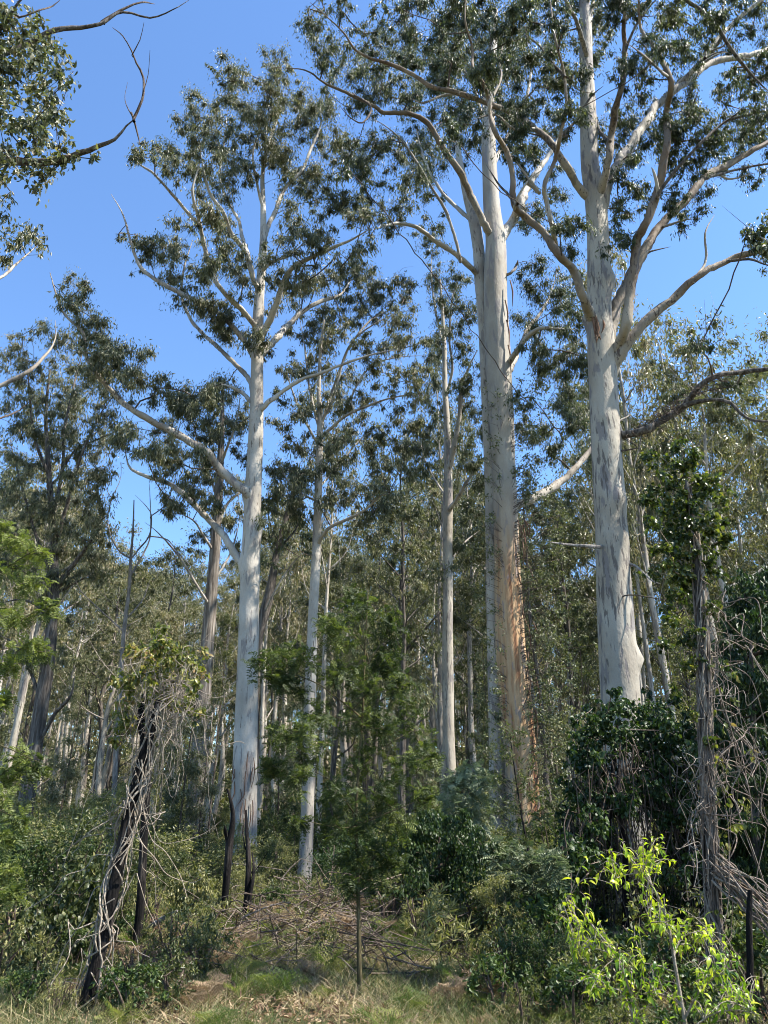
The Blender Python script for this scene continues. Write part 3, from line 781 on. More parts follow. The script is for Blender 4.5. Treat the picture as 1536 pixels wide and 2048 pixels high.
for _ in range(9):       # loose bark in the crotches
    p0 = at(1188 + D.rng.normal() * 8, 645 + D.rng.normal() * 16, 15.72); ln = D.rng.uniform(.2, .7)
    tube(g, *smooth_path([p0, p0 + [D.rng.normal() * .05, -.05, -ln * .5], p0 + [D.rng.normal() * .08, -.03, -ln]], [.03, .03, .008], .1), sides=4)
tag(g.build('peeling_bark', [STRIP], D.root, D.base), kind='stuff')
g = Geo()
for _ in range(120):     # creeper strands wrapped round the dark limb
    u = D.rng.random(); px = 1245 + u * 190; py = 870 - 120 * u ** 1.1 + D.rng.normal() * 5
    p0 = at(px, py, 15.9 - u * .8 + D.rng.normal() * .1)
    P, R = smooth_path([p0, p0 + D.rng.normal(size=3) * .1 + [0.08, 0, -.05], p0 + D.rng.normal(size=3) * .12 + [.2, 0, -.02 - D.rng.random() * .12]], [.010, .009, .004], .06)
    tube(g, P, R, 3)
g.build('creeper', [BARK_TWIG], D.root, D.base)

# ---- slim double-stemmed gum between
E = PhotoTree('gum_tree', 'slim forked gum left of the twin-stemmed gum, mottled grey below the fork', 'tree', 27.0, 902, 15)
E.trunk([(903, 1700, 29), (901, 1600, 28), (899, 1550, 27), (896, 1400, 23), (895, 1300, 22), (896, 1180, 20), (895, 1100, 20), (896, 1000, 19), (896, 930, 16), (894, 850, 13), (890, 780, 11), (889, 700, 9), (886, 640, 7), (880, 560, 4)], BARK_D, amp=.03)
for p, w0, w1, dy in [([(897, 945), (912, 880), (920, 820), (925, 770), (940, 730), (955, 700)], 12, 4, -1.5), ([(897, 1030), (905, 1010), (925, 980), (945, 945), (970, 915), (1000, 890)], 10, 5, -2.0), ([(891, 800), (905, 740), (900, 680), (905, 600), (920, 540)], 6, 3, -1.5), ([(898, 1130), (925, 1090), (960, 1060)], 5, 2, 1.5), ([(896, 1000), (870, 960), (850, 920), (840, 880)], 5, 2, 1.5), ([(889, 700), (870, 620), (862, 550), (865, 490)], 5, 2, 1.5)]:
    E.limb(p, w0, w1, dy, BARK_ALIMB, sides=8)
E.crown([(870,500,22),(855,470,20),(862,560,26),(880,610,28),(902,660,28),(872,660,24),(882,720,24),(930,700,24),(920,620,26),(880,530,22),(950,740,22),(940,790,20),(905,560,20),(930,560,20),(860,900,22),(850,940,22),(835,880,20),(930,860,20),(940,930,22),(960,960,24),(880,1140,20),(920,1100,18),(900,1270,14),(950,820,26),(960,870,24),(870,820,16),(945,880,22),(920,770,20)], LEAF_GREEN, dens=.9, L=.13, Wd=.03, avoid=.2, sub=5)

# ---- brown-based gum behind the tallest one
F = PhotoTree('gum_tree', 'brown-barked gum standing close behind and left of the tallest white gum', 'tree', 26.0, 385, 16)
F.trunk([(380, 1745, 40), (388, 1640, 36), (395, 1560, 34), (403, 1450, 30), (410, 1350, 28), (418, 1250, 25), (425, 1160, 22), (430, 1100, 21), (436, 1000, 18), (441, 920, 14), (444, 850, 10), (445, 780, 6)], BARK_GREY, amp=.05)
for p, w0, w1, dy in [([(421, 1215), (400, 1180), (370, 1130), (340, 1090), (310, 1060), (290, 1045)], 6, 2, -1.5), ([(430, 1110), (405, 1070), (385, 1040), (345, 1020)], 6, 2, -1), ([(432, 1060), (455, 1010), (480, 985), (500, 975)], 7, 3, 1.5), ([(436, 1000), (415, 940), (395, 880), (385, 830)], 6, 2, 1), ([(440, 930), (460, 880), (475, 830), (480, 790)], 6, 2, -1), ([(425, 1165), (455, 1120), (470, 1080), (480, 1040)], 6, 2, 1.5)]:
    F.limb(p, w0, w1, dy, BARK_ALIMB, sides=7)
F.crown([(430,800,28),(400,850,28),(360,820,26),(472,830,26),(450,870,26),(482,900,26),(420,930,28),(440,985,26),(380,960,26),(472,960,24),(402,1080,20),(395,890,26),(455,1040,20),(350,860,26),(420,870,24),(340,1010,20),(480,1030,20),(410,1010,20),(460,1100,18),(445,780,22)], LEAF_GUM, dens=1.0, L=.15, Wd=.030, avoid=.2, sub=5, bare=20)

# ---- dark many-limbed tree at the left
G_ = PhotoTree('gum_tree', 'dark rough-barked tree at the left with many steep limbs and a tall narrow crown', 'tree', 24.0, 45, 17)
G_.trunk([(36, 1750, 36), (48, 1640, 32), (62, 1540, 30), (78, 1440, 28), (95, 1330, 26), (103, 1250, 22), (108, 1170, 19), (107, 1080, 14), (100, 980, 11), (95, 900, 9), (92, 820, 6), (100, 740, 4)], BARK_BROWN, amp=.06)
for p, w0, w1, dy in [([(108, 1180), (150, 1125), (182, 1080), (202, 1042), (218, 1030)], 10, 4, -1), ([(107, 1110), (135, 1010), (160, 920), (195, 840), (228, 790)], 8, 3, -1.6), ([(107, 1150), (70, 1060), (40, 960), (20, 880)], 8, 3, 1.5), ([(104, 1040), (125, 950), (130, 860), (150, 760), (170, 690)], 8, 3, 1.8), ([(98, 950), (70, 880), (60, 800), (55, 720)], 7, 3, -1.5), ([(110, 1190), (160, 1160), (200, 1140)], 5, 2, 1.2), ([(85, 1400), (55, 1330), (30, 1290), (0, 1270)], 8, 3, 1.0), ([(104, 1250), (70, 1210), (40, 1200), (5, 1205)], 6, 3, -1.0), ([(120, 960), (150, 900), (190, 880), (240, 860)], 5, 2, -.5), ([(70, 1500), (110, 1430), (140, 1395), (150, 1350)], 9, 4, -1.0)]:
    G_.limb(p, w0, w1, dy, BARK_BROWN, sides=8)
rg = np.random.default_rng(8)
G_.crown(fill([(10, 700), (60, 660), (130, 650), (200, 660), (250, 700), (262, 760), (225, 850), (250, 900), (215, 960), (200, 1120), (150, 1180), (40, 1180), (0, 1050), (0, 720)], 30, 26, rg, .22) + [(140,570,20),(150,600,24),(165,640,24),(30,680,24),(70,670,22),(120,1300,20),(40,1320,26),(80,1330,22)], LEAF_GUM, dens=.8, L=.15, Wd=.030, avoid=.2, sub=3, bare=30)

# ---- dead grey spar
S = PhotoTree('dead_tree', 'thin bare dead tree with a few leafless forked twigs against the sky, left side', 'dead tree', 25.0, 232, 18)
S.trunk([(226, 1620, 11), (232, 1500, 10), (240, 1380, 9), (248, 1260, 8), (258, 1180, 7), (262, 1110, 6), (266, 1060, 4), (268, 1000, 2)], DEADW, amp=.03, sides=10, flare=.1)
for p, w0, w1, dy in [([(261, 1120), (240, 1105), (222, 1075), (215, 1040), (222, 1000), (240, 960), (243, 925)], 4, 1.2, -.5), ([(262, 1118), (280, 1095), (298, 1070), (302, 1030), (290, 1010), (270, 990)], 4, 1.2, .5), ([(260, 1150), (285, 1110), (300, 1070), (300, 1000), (298, 960)], 4, 1.2, 1), ([(246, 1260), (200, 1220), (160, 1180), (145, 1140)], 3.5, 1.5, -1), ([(250, 1240), (285, 1200), (300, 1160)], 3.5, 1.5, 1), ([(302, 1030), (330, 1010), (345, 975), (350, 950)], 2.5, 1, -1), ([(218, 1060), (200, 1050), (180, 1060), (165, 1055)], 2.5, 1, .5), ([(222, 1000), (210, 970), (212, 940)], 2, .8, -.5), ([(302, 1070), (335, 1080), (360, 1110), (400, 1150)], 3, 1.2, .8)]:
    S.limb(p, w0, w1, dy, DEADW, sides=5)

# ---- leaning dead stem with shaggy creeper behind the tallest gum
K = PhotoTree('dead_tree', 'leaning dead stem shaggy with loose bark, just right of the tallest white gum', 'dead tree', 23.0, 515, 19)
K.trunk([(508, 1500, 16), (514, 1380, 11), (520, 1280, 13), (530, 1225, 20), (540, 1180, 17), (550, 1120, 13), (565, 1060, 10), (580, 1010, 9), (592, 960, 5)], BARK_BROWN, amp=.14, sides=12)
K.limb([(528, 1230), (545, 1190), (575, 1140), (610, 1100)], 5, 2, -1, BARK_ALIMB, sides=6)
K.limb([(545, 1170), (560, 1100), (590, 1060), (600, 1030)], 6, 2, 1, BARK_BROWN, sides=6)
K.crown([(560,1000,22),(580,960,24),(545,1060,22),(600,1040,22),(575,1090,24),(540,1120,18),(610,1080,20),(530,1010,20)], LEAF_GREEN, dens=.8, L=.12, Wd=.04, avoid=.3, sub=5)

# ---- near tree just outside the frame on the left: its limbs and big leaves reach in
H = PhotoTree('overhanging_tree', 'near tree reaching in at the top left with broad glossy leaves on bare dark limbs', 'tree', 9.0, -420, 20)
H.trunk([(-420, 1900, 90), (-400, 1500, 80), (-370, 1000, 66), (-330, 600, 52), (-290, 300, 40), (-240, 0, 28), (-200, -300, 16)], BARK_BROWN, amp=.05)
H.limb([(-300, 420), (-180, 360), (-60, 338), (0, 330), (60, 328), (110, 325), (180, 302), (230, 278), (252, 252), (270, 237)], 22, 7, -.3, BARK_BROWN, label='bare-ended limb tipped with thin dead twigs')
H.limb([(266, 240), (284, 200), (286, 155), (272, 125), (262, 100), (245, 72), (225, 55)], 6, 1.5, -.6, BARK_TWIG, dy0=-.3, sides=5)
H.limb([(262, 110), (280, 80), (288, 45)], 2.5, 1, -.5, BARK_TWIG, dy0=-.5, sides=4)
H.limb([(284, 190), (296, 150), (300, 100)], 2, .8, -.8, BARK_TWIG, dy0=-.5, sides=4)
H.limb([(262, 240), (250, 200), (255, 165)], 2.5, .8, -.2, BARK_TWIG, dy0=-.3, sides=4)
H.limb([(268, 236), (275, 265), (280, 290)], 4, 2, -.3, BARK_TWIG, dy0=-.3, sides=4)
H.limb([(-270, 250), (-150, 150), (-50, 112), (0, 105), (60, 80), (110, 55), (160, 50), (200, 45), (245, 22), (300, 35), (345, 20), (378, 0)], 16, 2, .6, BARK_BROWN)
H.limb([(200, 45), (240, 22), (280, 5), (310, 8)], 6, 2, .8, BARK_TWIG, dy0=.5, sides=5)
H.limb([(-150, 150), (-40, 90), (10, 50), (30, 15), (60, -20)], 11, 6, -.5, BARK_BROWN, dy0=.3)
H.limb([(45, 40), (80, 20), (105, 12), (120, 0)], 4, 2, 0, BARK_TWIG, dy0=-.3, sides=5)
H.limb([(-250, 900), (-120, 860), (-40, 800), (0, 775), (60, 742), (100, 700), (112, 670), (110, 640)], 12, 2.5, 1.2, BARK_ALIMB)
H.limb([(-200, 620), (-90, 590), (0, 556), (30, 530), (60, 505), (85, 480)], 8, 2.5, 1.5, BARK_ALIMB)
H.limb([(-120, 860), (-50, 850), (0, 836), (40, 820), (70, 790)], 6, 2, 1.5, BARK_TWIG, dy0=.6)
rh = np.random.default_rng(3)
H.crown(fill([(-60, 30), (0, 20), (70, 40), (110, 90), (135, 150), (130, 230), (150, 300), (100, 345), (0, 350), (-80, 300)], 27, 24, rh, .05) + [(150,130,10),(190,312,10),(60,25,14)], LEAF_GUM, dens=.75, L=.10, Wd=.045, avoid=.06, sub=2, near=True, spread=.6, droop=.7, rtip=.004)
H.crown([(20,480,24),(60,470,22),(80,490,14),(10,510,20),(-20,470,26),(10,400,18),(-5,430,18),(-60,480,26)], LEAF_GUM, dens=.75, L=.10, Wd=.03, avoid=.06, sub=5, spread=.5, rtip=.004)

# ---- foliage of a tree outside the frame on the right, low limbs

R_ = PhotoTree('overhanging_tree', 'tree outside the right edge, a dark leafy spray of it beside the outstretched pale limb', 'tree', 13.0, 1900, 21)
R_.trunk([(1900, 1900, 70), (1870, 1300, 60), (1840, 800, 48), (1800, 300, 30), (1780, 100, 16)], BARK_BROWN)
R_.limb([(1840, 800), (1700, 640), (1600, 540), (1545, 490), (1515, 470)], 22, 5, -.4, BARK_ALIMB)
R_.crown([(1520, 470, 20), (1535, 500, 24), (1550, 450, 26), (1580, 500, 30), (1600, 440, 34), (1640, 520, 34)], LEAF_GREEN, dens=1.0, L=.12, Wd=.045, avoid=.1, sub=6, near=True, spread=.4)

# ------------------------------------------------------------------ forest behind
def forest_tree(name, label, seed, h, barkm, leafm, w=.12, nl=9000, base=.42, group=None, Ls=.2, spread=1.0, dark=.5):
    rng = np.random.default_rng(seed)
    root = empty(name, (0, 0, 0), label, 'tree', group)
    sk = Skel(rng); gt = Geo()
    k = 9; z = np.linspace(-.4, h * .95, k); off = np.cumsum(rng.normal(size=(k, 2)) * .006 * h, axis=0); off -= off[0]
    R = .0105 * h * (1 - np.linspace(0, 1, k) * .88)
    P, Rr = smooth_path(np.column_stack([off, z]), R, .5)
    tube(gt, P, Rr, 9, rfun=bark_rough(seed, .04)); tid = sk.path(P, Rr)
    tg = []
    nlb = int(rng.integers(11, 16)); a = rng.uniform(0, 6.28)
    for i in range(nlb):
        u = base + (.93 - base) * (i / (nlb - 1)) ** .9
        idx = int(u * (len(P) - 1)); a += 2.4 + rng.normal() * .4
        ln = h * w * rng.uniform(.75, 1.25) * (1.25 - .55 * (i / nlb)) * spread
        el = math.radians(rng.uniform(28, 60))
        p0 = P[idx]; d = np.array([math.cos(a) * math.cos(el), math.sin(a) * math.cos(el), math.sin(el)])
        p1 = p0 + d * ln * .5 + rng.normal(size=3) * ln * .06; p2 = p0 + d * ln + np.array([0, 0, ln * .18]) + rng.normal(size=3) * ln * .08
        r0 = Rr[idx] * .5
        LP, LR = smooth_path([p0, p1, p2], [r0, r0 * .6, r0 * .2], .5)
        tube(gt, LP, LR, 5); sk.path(LP, LR, tid[idx])
        m = int(rng.integers(3, 6))
        for _ in range(m):
            q = p0 + (p2 - p0) * rng.uniform(.5, 1.12) + rng.normal(size=3) * np.array([.30, .30, .22]) * ln * .62
            tg.append(q)
    for _ in range(7):
        tg.append(P[-1] + rng.normal(size=3) * h * .028)
    g = Geo(); sk.grow(tg, step=.6)
    per = nl // len(tg)
    for q in tg:
        r = h * .031 * rng.uniform(.6, 1.45) * spread ** .5
        clump_leaves(g, q, r * 1.15, int(per * rng.uniform(.5, 1.5)), rng, Ls, Ls * .28, 1, np.clip(dark + rng.normal() * .12, 0, 1), droop=.8)
    for _ in range(14):
        q = tg[rng.integers(len(tg))]
        tube(g, *smooth_path([q, q + rng.normal(size=3) * .4, q + rng.normal(size=3) * .5 + [0, 0, rng.uniform(.6, 1.8)]], [.012, .009, .003], .5), sides=3)
    sk.tubes(g, rtip=.010)
    gt.build('trunk', [barkm], root); g.build('crown', [barkm, leafm], root)
    return root, h

FT = []
specs = [('slender pale gum in the dense forest behind, narrow crown high up', BARK_BG, .10, .55, .45, 1.0),
         ('white-trunked forest gum with a loose open crown, standing in the wood behind', BARK_A, .13, .5, .55, 1.1),
         ('brown-trunked forest tree with a dense dark crown in the wood behind', BARK_BROWN, .12, .36, .32, 1.05),
         ('thin grey forest gum with a sparse olive crown in the wood behind', BARK_BG, .10, .5, .62, .95),
         ('forest gum with brownish sunburnt leaf tips in the wood behind', BARK_BG, .13, .4, .72, 1.1),
         ('mottled grey forest gum with a broad crown in the wood behind', BARK_D, .15, .4, .5, 1.15),
         ('forest gum leafy almost to the ground in the wood behind', BARK_BROWN, .11, .16, .5, 1.0)]
for i, (lb, bm, w, bs, dk, sp_) in enumerate(specs):
    FT.append(forest_tree('forest_gum', lb, 100 + i, 24.0, bm, LEAF_BG, w, 8500, bs, 'forest gums: ' + lb.split(' in the ')[0].split(',')[0], .27, sp_, dk))
FL = [(t[0]['label'], t[0]['group']) for t in FT]
SKY = [(-200, 800), (0, 900), (60, 900), (200, 1040), (260, 1100), (420, 1120), (480, 1060), (560, 1000), (700, 1010), (760, 950), (830, 880), (900, 900), (1000, 850), (1080, 960), (1180, 950), (1230, 720), (1290, 580), (1350, 500), (1420, 580), (1460, 650), (1536, 620), (1700, 500)]
def skyline(px): return np.interp(px, [a for a, b in SKY], [b for a, b in SKY])
def height_for(px, py, Y): return at(px, py, Y)[2]
rf = np.random.default_rng(2024)
used = [False] * len(FT); placed = []
def put_forest(k, x, Y, h, label=None, rz=None, fat=1.0):
    z = float(ground(x, Y)) - .1
    root, h0 = FT[k]; s = (h - z) / h0
    rz = rf.uniform(0, 6.28) if rz is None else rz
    sxy = s * fat * rf.uniform(.92, 1.12)
    if not used[k]:
        used[k] = True; o = root; o.location = (x, Y, z); o.rotation_euler = (0, 0, rz); o.scale = (sxy, sxy, s)
    else:
        o = copy_tree(root, (x, Y, z), rz, sxy, sz=s, tilt=(rf.normal() * .012, rf.normal() * .012))
    o['label'], o['group'] = FL[k]
    if label:
        o['label'] = label
        if 'group' in o: del o['group']
    placed.append((x, Y)); return o
# individually placed neighbours of the big gums: kind, px, Y, top py, girth, label
for k, px, Y, top, fat, lb in [
    (1, 640, 31, 760, .62, 'thin bright white trunk standing close behind the gum with the knot hole'),
    (2, 815, 36, 860, .95, 'dark brown trunk midway between the knot-hole gum and the forked gum'),
    (0, 945, 38, 800, .8, 'thin pale trunk in the gap between the forked gum and the twin-stemmed gum'),
    (0, 880, 36, 690, .55, 'very thin pale trunk beside the left edge of the forked gum'),
    (4, 1350, 30, 500, .62, 'tall feathery-crowned gum just right of the thick mottled gum'),
    (3, 1285, 29, 700, .42, 'slim pale trunk touching the right side of the thick mottled gum'),
    (0, 1325, 33, 640, .5, 'slim pale trunk behind the creeper-topped stem'),
    (4, 1470, 34, 640, 1.0, 'olive-crowned gum low against the sky at the right edge'),
    (3, 1410, 44, 820, .9, 'small thin-crowned gum behind the tall feathery-crowned gum'),
    (6, 1090, 30, 940, .9, 'leafy forest gum between the twin-stemmed gum and the thick mottled gum'),
    (6, 1150, 37, 960, .9, 'second leafy forest gum, just left of the thick mottled gum trunk'),
    (5, 15, 30, 760, .8, 'pale trunk at the left edge behind the dark many-limbed tree'),
    (2, 300, 46, 1080, 1.1, 'dark-crowned tree under the bare spar in the left half'),
    (4, 345, 52, 1120, 1.1, 'brownish-crowned tree right of the bare spar'),
    (5, 205, 48, 1170, 1.1, 'olive dome-crowned gum left of the bare spar'),
    (1, 525, 33, 960, .7, 'thin pale trunk right behind the tallest white gum'),
    (3, 560, 40, 980, .8, 'thin grey trunk between the tallest white gum and the knot-hole gum'),
    (2, 330, 30, 1330, .5, 'short blackened tree behind the creeper on the leaning stem'),
    (6, 740, 42, 1010, .9, 'leafy gum behind the green wattle sapling')]:
    x = at(px, 1500, Y)[0]
    put_forest(k, x, Y, height_for(px, top, Y), lb, fat=fat)
n_tree = 0
for _ in range(9000):
    if n_tree >= 270: break
    Y = 29 + 95 * rf.random() ** 1.05
    x = rf.uniform(-.62, .62) * Y
    px = proj(np.array([x, Y, 8.0]))[0]
    if any((x - a) ** 2 + (Y - b) ** 2 < (2.6 + Y * .012) ** 2 for a, b in placed): continue
    if Y < 36 and any(abs(px - q) < 30 for q in (478, 610, 1040, 902, 1240)): continue
    top = skyline(px) + abs(rf.normal()) * 70 + (20 if Y < 60 else 0)
    h = min(height_for(px, top, Y), rf.uniform(20, 31))
    if h < 11: continue
    k = int(rf.choice(len(FT), p=[.2, .16, .12, .16, .14, .08, .14]))
    put_forest(k, x, Y, h, fat=1.0 if h > 18 else 1.15)
    n_tree += 1

# the far edge of the wood, one mass
rw = np.random.default_rng(9); g = Geo()
for _ in range(330):
    Y = rw.uniform(122, 215); x = rw.uniform(-.66, .66) * Y; z = float(ground(x, Y)); px = float(proj(np.array([x, Y, 8.0]))[0])
    h = min(rw.uniform(18, 32), height_for(px, skyline(px) + rw.uniform(30, 160), Y) - z); h = max(h, 12)
    tube(g, *smooth_path([(x, Y, z - .5), (x + rw.normal() * .4, Y, z + h * .5), (x + rw.normal(), Y, z + h)], [.26, .2, .06], 5), sides=5, mat=0)
    for _ in range(17):
        q = np.array([x, Y, z]) + [rw.normal() * 1.9, rw.normal() * 1.9, h * rw.uniform(.12, 1.0)]
        clump_leaves(g, q, rw.uniform(.7, 1.7), 26, rw, .75, .30, 1, rw.uniform(.2, .7), droop=.5)
for _ in range(1700):
    Y = rw.uniform(100, 180); x = rw.uniform(-.68, .68) * Y
    clump_leaves(g, np.array([x, Y, float(ground(x, Y)) + rw.uniform(.3, 9)]), rw.uniform(1.5, 3.2), 45, rw, .8, .45, 1, rw.uniform(.1, .6), droop=.2)
tag(g.build('forest', [BARK_BG, LEAF_BG]), 'distant wall of pale trunks and olive crowns closing the view between the nearer trees', 'woods', kind='stuff')

# ------------------------------------------------------------------ understory kinds
def shrub(name, label, seed, h, rad, leafm, L, Wd, n, stems=7, group=None, frn=0, narrow=False, tone=.5, droop=.2, barkm=BARK_TWIG, sp=34):
    rng = np.random.default_rng(seed); root = empty(name, (0, 0, 0), label, 'shrub', group)
    sk = Skel(rng); gs = Geo(); g = Geo()
    for i in range(stems):
        a = i * 2.4 + rng.normal() * .3; rr = rad * rng.uniform(.3, .8)
        p = [np.array([math.cos(a), math.sin(a), 0]) * .06 - [0, 0, .15], np.array([math.cos(a) * rr * .5, math.sin(a) * rr * .5, h * .4]), np.array([math.cos(a) * rr, math.sin(a) * rr, h * rng.uniform(.55, .85)])]
        P, R = smooth_path(p, [.022, .015, .007], .15)
        tube(gs, P, R, 5); sk.path(P, R)
    tg = []
    for _ in range(sp):
        v = rng.normal(size=3); v = v / np.linalg.norm(v) * rng.random() ** .35
        q = np.array([0, 0, h * .52]) + v * np.array([rad, rad, h * .46]); q[2] = max(q[2], .12)
        tg.append(q)
    sk.grow(tg, step=.2)
    for q in tg:
        tn = tone + rng.normal() * .13
        if frn:
            for _ in range(frn):
                frond(g, q + rng.normal(size=3) * rad * .12, rng.normal(size=3) + [0, 0, .35], L * rng.uniform(.7, 1.3), 11, Wd, rng, 1, tn)
        else:
            clump_leaves(g, q, rad * .34 * rng.uniform(.7, 1.3), n // sp, rng, L, Wd, 1, tn, droop=droop)
    sk.tubes(g, rtip=.004)
    gs.build('stem', [barkm], root); g.build('foliage', [barkm, leafm], root)
    return root

def sapling(name, label, seed, h, leafm, L, Wd, n, group, rad=.7, tone=.5):
    rng = np.random.default_rng(seed); root = empty(name, (0, 0, 0), label, 'sapling', group)
    sk = Skel(rng); gs = Geo(); g = Geo()
    P, R = smooth_path([(0, 0, -.2), (rng.normal() * .1, rng.normal() * .1, h * .4), (rng.normal() * .3, rng.normal() * .3, h)], [.045, .03, .006], .25)
    tube(gs, P, R, 6); sk.path(P, R); tg = []
    for _ in range(30):
        z = h * rng.uniform(.25, 1.02); w = rad * (1.15 - z / h * .7); a = rng.uniform(0, 6.28)
        tg.append(np.array([math.cos(a) * w * rng.uniform(.3, 1), math.sin(a) * w * rng.uniform(.3, 1), z]))
    sk.grow(tg, step=.25)
    for q in tg: clump_leaves(g, q, .38 * rng.uniform(.6, 1.4), n // 30, rng, L, Wd, 1, tone + rng.normal() * .1, droop=.5)
    sk.tubes(g, rtip=.004)
    gs.build('stem', [BARK_TWIG], root); g.build('foliage', [BARK_TWIG, leafm], root)
    return root

def fern(label, seed, n=7, L=.8, pin=4, group=None, m=None):
    rng = np.random.default_rng(seed); g = Geo()
    for i in range(n):
        a = i * 2.4 + rng.normal() * .3; el = rng.uniform(.7, 1.25)
        frond(g, np.array([0, 0, .05]) + rng.normal(size=3) * .03, np.array([math.cos(a) * math.cos(el), math.sin(a) * math.cos(el), math.sin(el)]), L * rng.uniform(.7, 1.15), 13, .02, rng, 0, rng.uniform(.1, .9), plen=.30, droop=.55, pin=pin)
    return tag(g.build('fern', [m or LEAF_FERN]), label, 'fern', group)

SH = [shrub('leafy_shrub', 'rounded olive shrub of the understory below the forest gums', 301, 2.6, 1.2, LEAF_SHRUB, .10, .038, 5200, group='olive understory shrubs'),
      shrub('wattle_shrub', 'feathery green wattle bush in the understory', 302, 3.0, 1.2, LEAF_WATTLE, .26, .028, 0, group='feathery understory wattles', frn=9, sp=40),
      shrub('dark_shrub', 'dense dark green shrub in the understory', 303, 2.2, 1.3, LEAF_VINE, .085, .04, 6500, group='dark understory shrubs', sp=44),
      shrub('leafy_shrub', 'light green upright shrub in the understory', 304, 3.4, 1.0, LEAF_SHRUB, .13, .032, 5200, group='light upright understory shrubs', tone=.72, sp=40)]
SPL = [sapling('gum_sapling', 'thin leafy gum sapling rising from the understory', 311, 7.5, LEAF_BG, .12, .04, 5400, 'leafy understory gum saplings'),
      sapling('gum_sapling', 'wispy pale gum sapling rising from the understory', 312, 9.5, LEAF_SHRUB, .12, .032, 4200, 'wispy understory saplings', .9)]
SH += [shrub('low_shrub', 'small olive-leaved scrub plant', 305, .75, .42, LEAF_SHRUB, .055, .024, 900, 5, 'small scrub plants in the foreground', sp=18, tone=.45),
       shrub('low_shrub', 'small dark broad-leaved scrub plant', 306, .6, .45, LEAF_VINE, .06, .032, 800, 5, 'small dark scrub plants in the foreground', sp=16, tone=.6),
       shrub('low_shrub', 'small dry twiggy brown plant', 307, .55, .4, LEAF_DEAD, .05, .016, 420, 9, 'small dry brown plants in the foreground', sp=26, tone=.4),
       shrub('low_shrub', 'upright narrow-leaved scrub plant', 308, .95, .35, LEAF_SHRUB, .09, .016, 800, 6, 'upright narrow-leaved plants in the foreground', sp=18, tone=.6, droop=-.5)]
SHu = [False] * 8; SPu = [False] * 2
_keep = {}
def put(proto, usedl, k, x, Y, s, sz=None, label=None, rz=None):
    if proto[k].name not in _keep: _keep[proto[k].name] = (proto[k]['label'], proto[k]['group'])
    keep = _keep[proto[k].name]
    z = float(ground(x, Y)); rz = rf.uniform(0, 6.28) if rz is None else rz
    if not usedl[k]:
        usedl[k] = True; o = proto[k]; o.location = (x, Y, z); o.rotation_euler = (0, 0, rz); o.scale = (s, s, sz or s)
    else: o = copy_tree(proto[k], (x, Y, z), rz, s, sz=sz)
    o['label'], o['group'] = keep
    if label:
        o['label'] = label
        if 'group' in o: del o['group']
    return o
sp_ = []
cnt = 0
for _ in range(6000):
    if cnt >= 285: break
    Y = 12.5 + 50 * rf.random() ** 1.6; x = rf.uniform(-.62, .62) * Y
    px, py = proj(np.array([x, Y, 0.0]))
    if any((x - a) ** 2 + (Y - b) ** 2 < (.8 + Y * .02) ** 2 for a, b in sp_): continue
    if 630 < px < 790 and Y < 15: continue
    if 400 < px < 720 and Y < 16.5: continue
    if 560 < px < 660 and Y < 21.5: continue
    if 420 < px < 560 and Y < 19.5: continue
    if 880 < px < 1090 and Y < 14: continue
    s = rf.uniform(.45, .95) * (.55 if 400 < px < 740 and Y < 21 else 1) * (1 if Y > 20 else .8)
    put(SH, SHu, int(rf.choice(4, p=[.4, .18, .16, .26])), x, Y, s, s * rf.uniform(.8, 1.15)); sp_.append((x, Y)); cnt += 1
cnt = 0
for _ in range(3000):
    if cnt >= 70: break
    Y = 22 + 36 * rf.random(); x = rf.uniform(-.6, .6) * Y
    px = float(proj(np.array([x, Y, 3.0]))[0])
    if Y < 25 and any(abs(px - q) < 32 for q in (485, 612, 1020, 900, 1240, 1060)): continue
    put(SPL, SPu, int(rf.integers(2)), x, Y, rf.uniform(.5, 1.1)); cnt += 1

# ------------------------------------------------------------------ plants of the clearing edge
class PhotoPlant(PhotoTree):
    pass
W1 = PhotoTree('wattle_sapling', 'feathery bright green wattle sapling with a straight bare lower stem, in the middle foreground', 'sapling', 8.8, 718, 41)
W1.trunk([(720, 2010, 10), (718, 1900, 9), (716, 1760, 8), (712, 1650, 6), (716, 1550, 5), (725, 1430, 4), (730, 1300, 3), (736, 1180, 2)], GREENSTEM, name='stem', sides=8, amp=.05, flare=.1)
for p, dy in [([(713, 1640), (690, 1600), (660, 1560), (620, 1540)], -.4), ([(716, 1560), (740, 1520), (790, 1480), (830, 1460)], .4), ([(725, 1440), (680, 1400), (640, 1370), (590, 1350), (550, 1340)], -.3), ([(729, 1330), (760, 1290), (780, 1250)], .4), ([(730, 1300), (700, 1260), (680, 1220)], .3), ([(713, 1660), (740, 1640), (790, 1620), (840, 1600)], -.4), ([(715, 1740), (740, 1720), (770, 1705)], .3)]:
    W1.limb(p, 4, 1.2, dy, GREENSTEM, sides=5)
W1.crown([(535,1335,26),(560,1350,24),(600,1370,26),(560,1305,20),(620,1320,24),(705,1200,24),(742,1230,28),(690,1270,28),(762,1290,28),(655,1260,20),(790,1255,20),(800,1370,24),(822,1430,26),(842,1480,24),(780,1330,24),(700,1340,26),(640,1420,30),(700,1440,30),(760,1440,28),(600,1460,26),(560,1480,22),(640,1500,30),(722,1520,30),(800,1540,26),(852,1510,20),(540,1540,18),(680,1570,28),(760,1590,26),(600,1560,20),(722,1640,24),(660,1660,20),(800,1640,26),(850,1600,22),(700,1720,24),(760,1710,24),(690,1775,16),(745,1750,24),(800,1720,22),(600,1640,16),(735,1370,24),(670,1350,20)],
 LEAF_WATTLE, twig=GREENSTEM, dens=1, L=.13, Wd=.015, avoid=.03, sub=6, frond_n=10, spread=.22, rtip=.0022, tone=.42, grow_r=1.2)
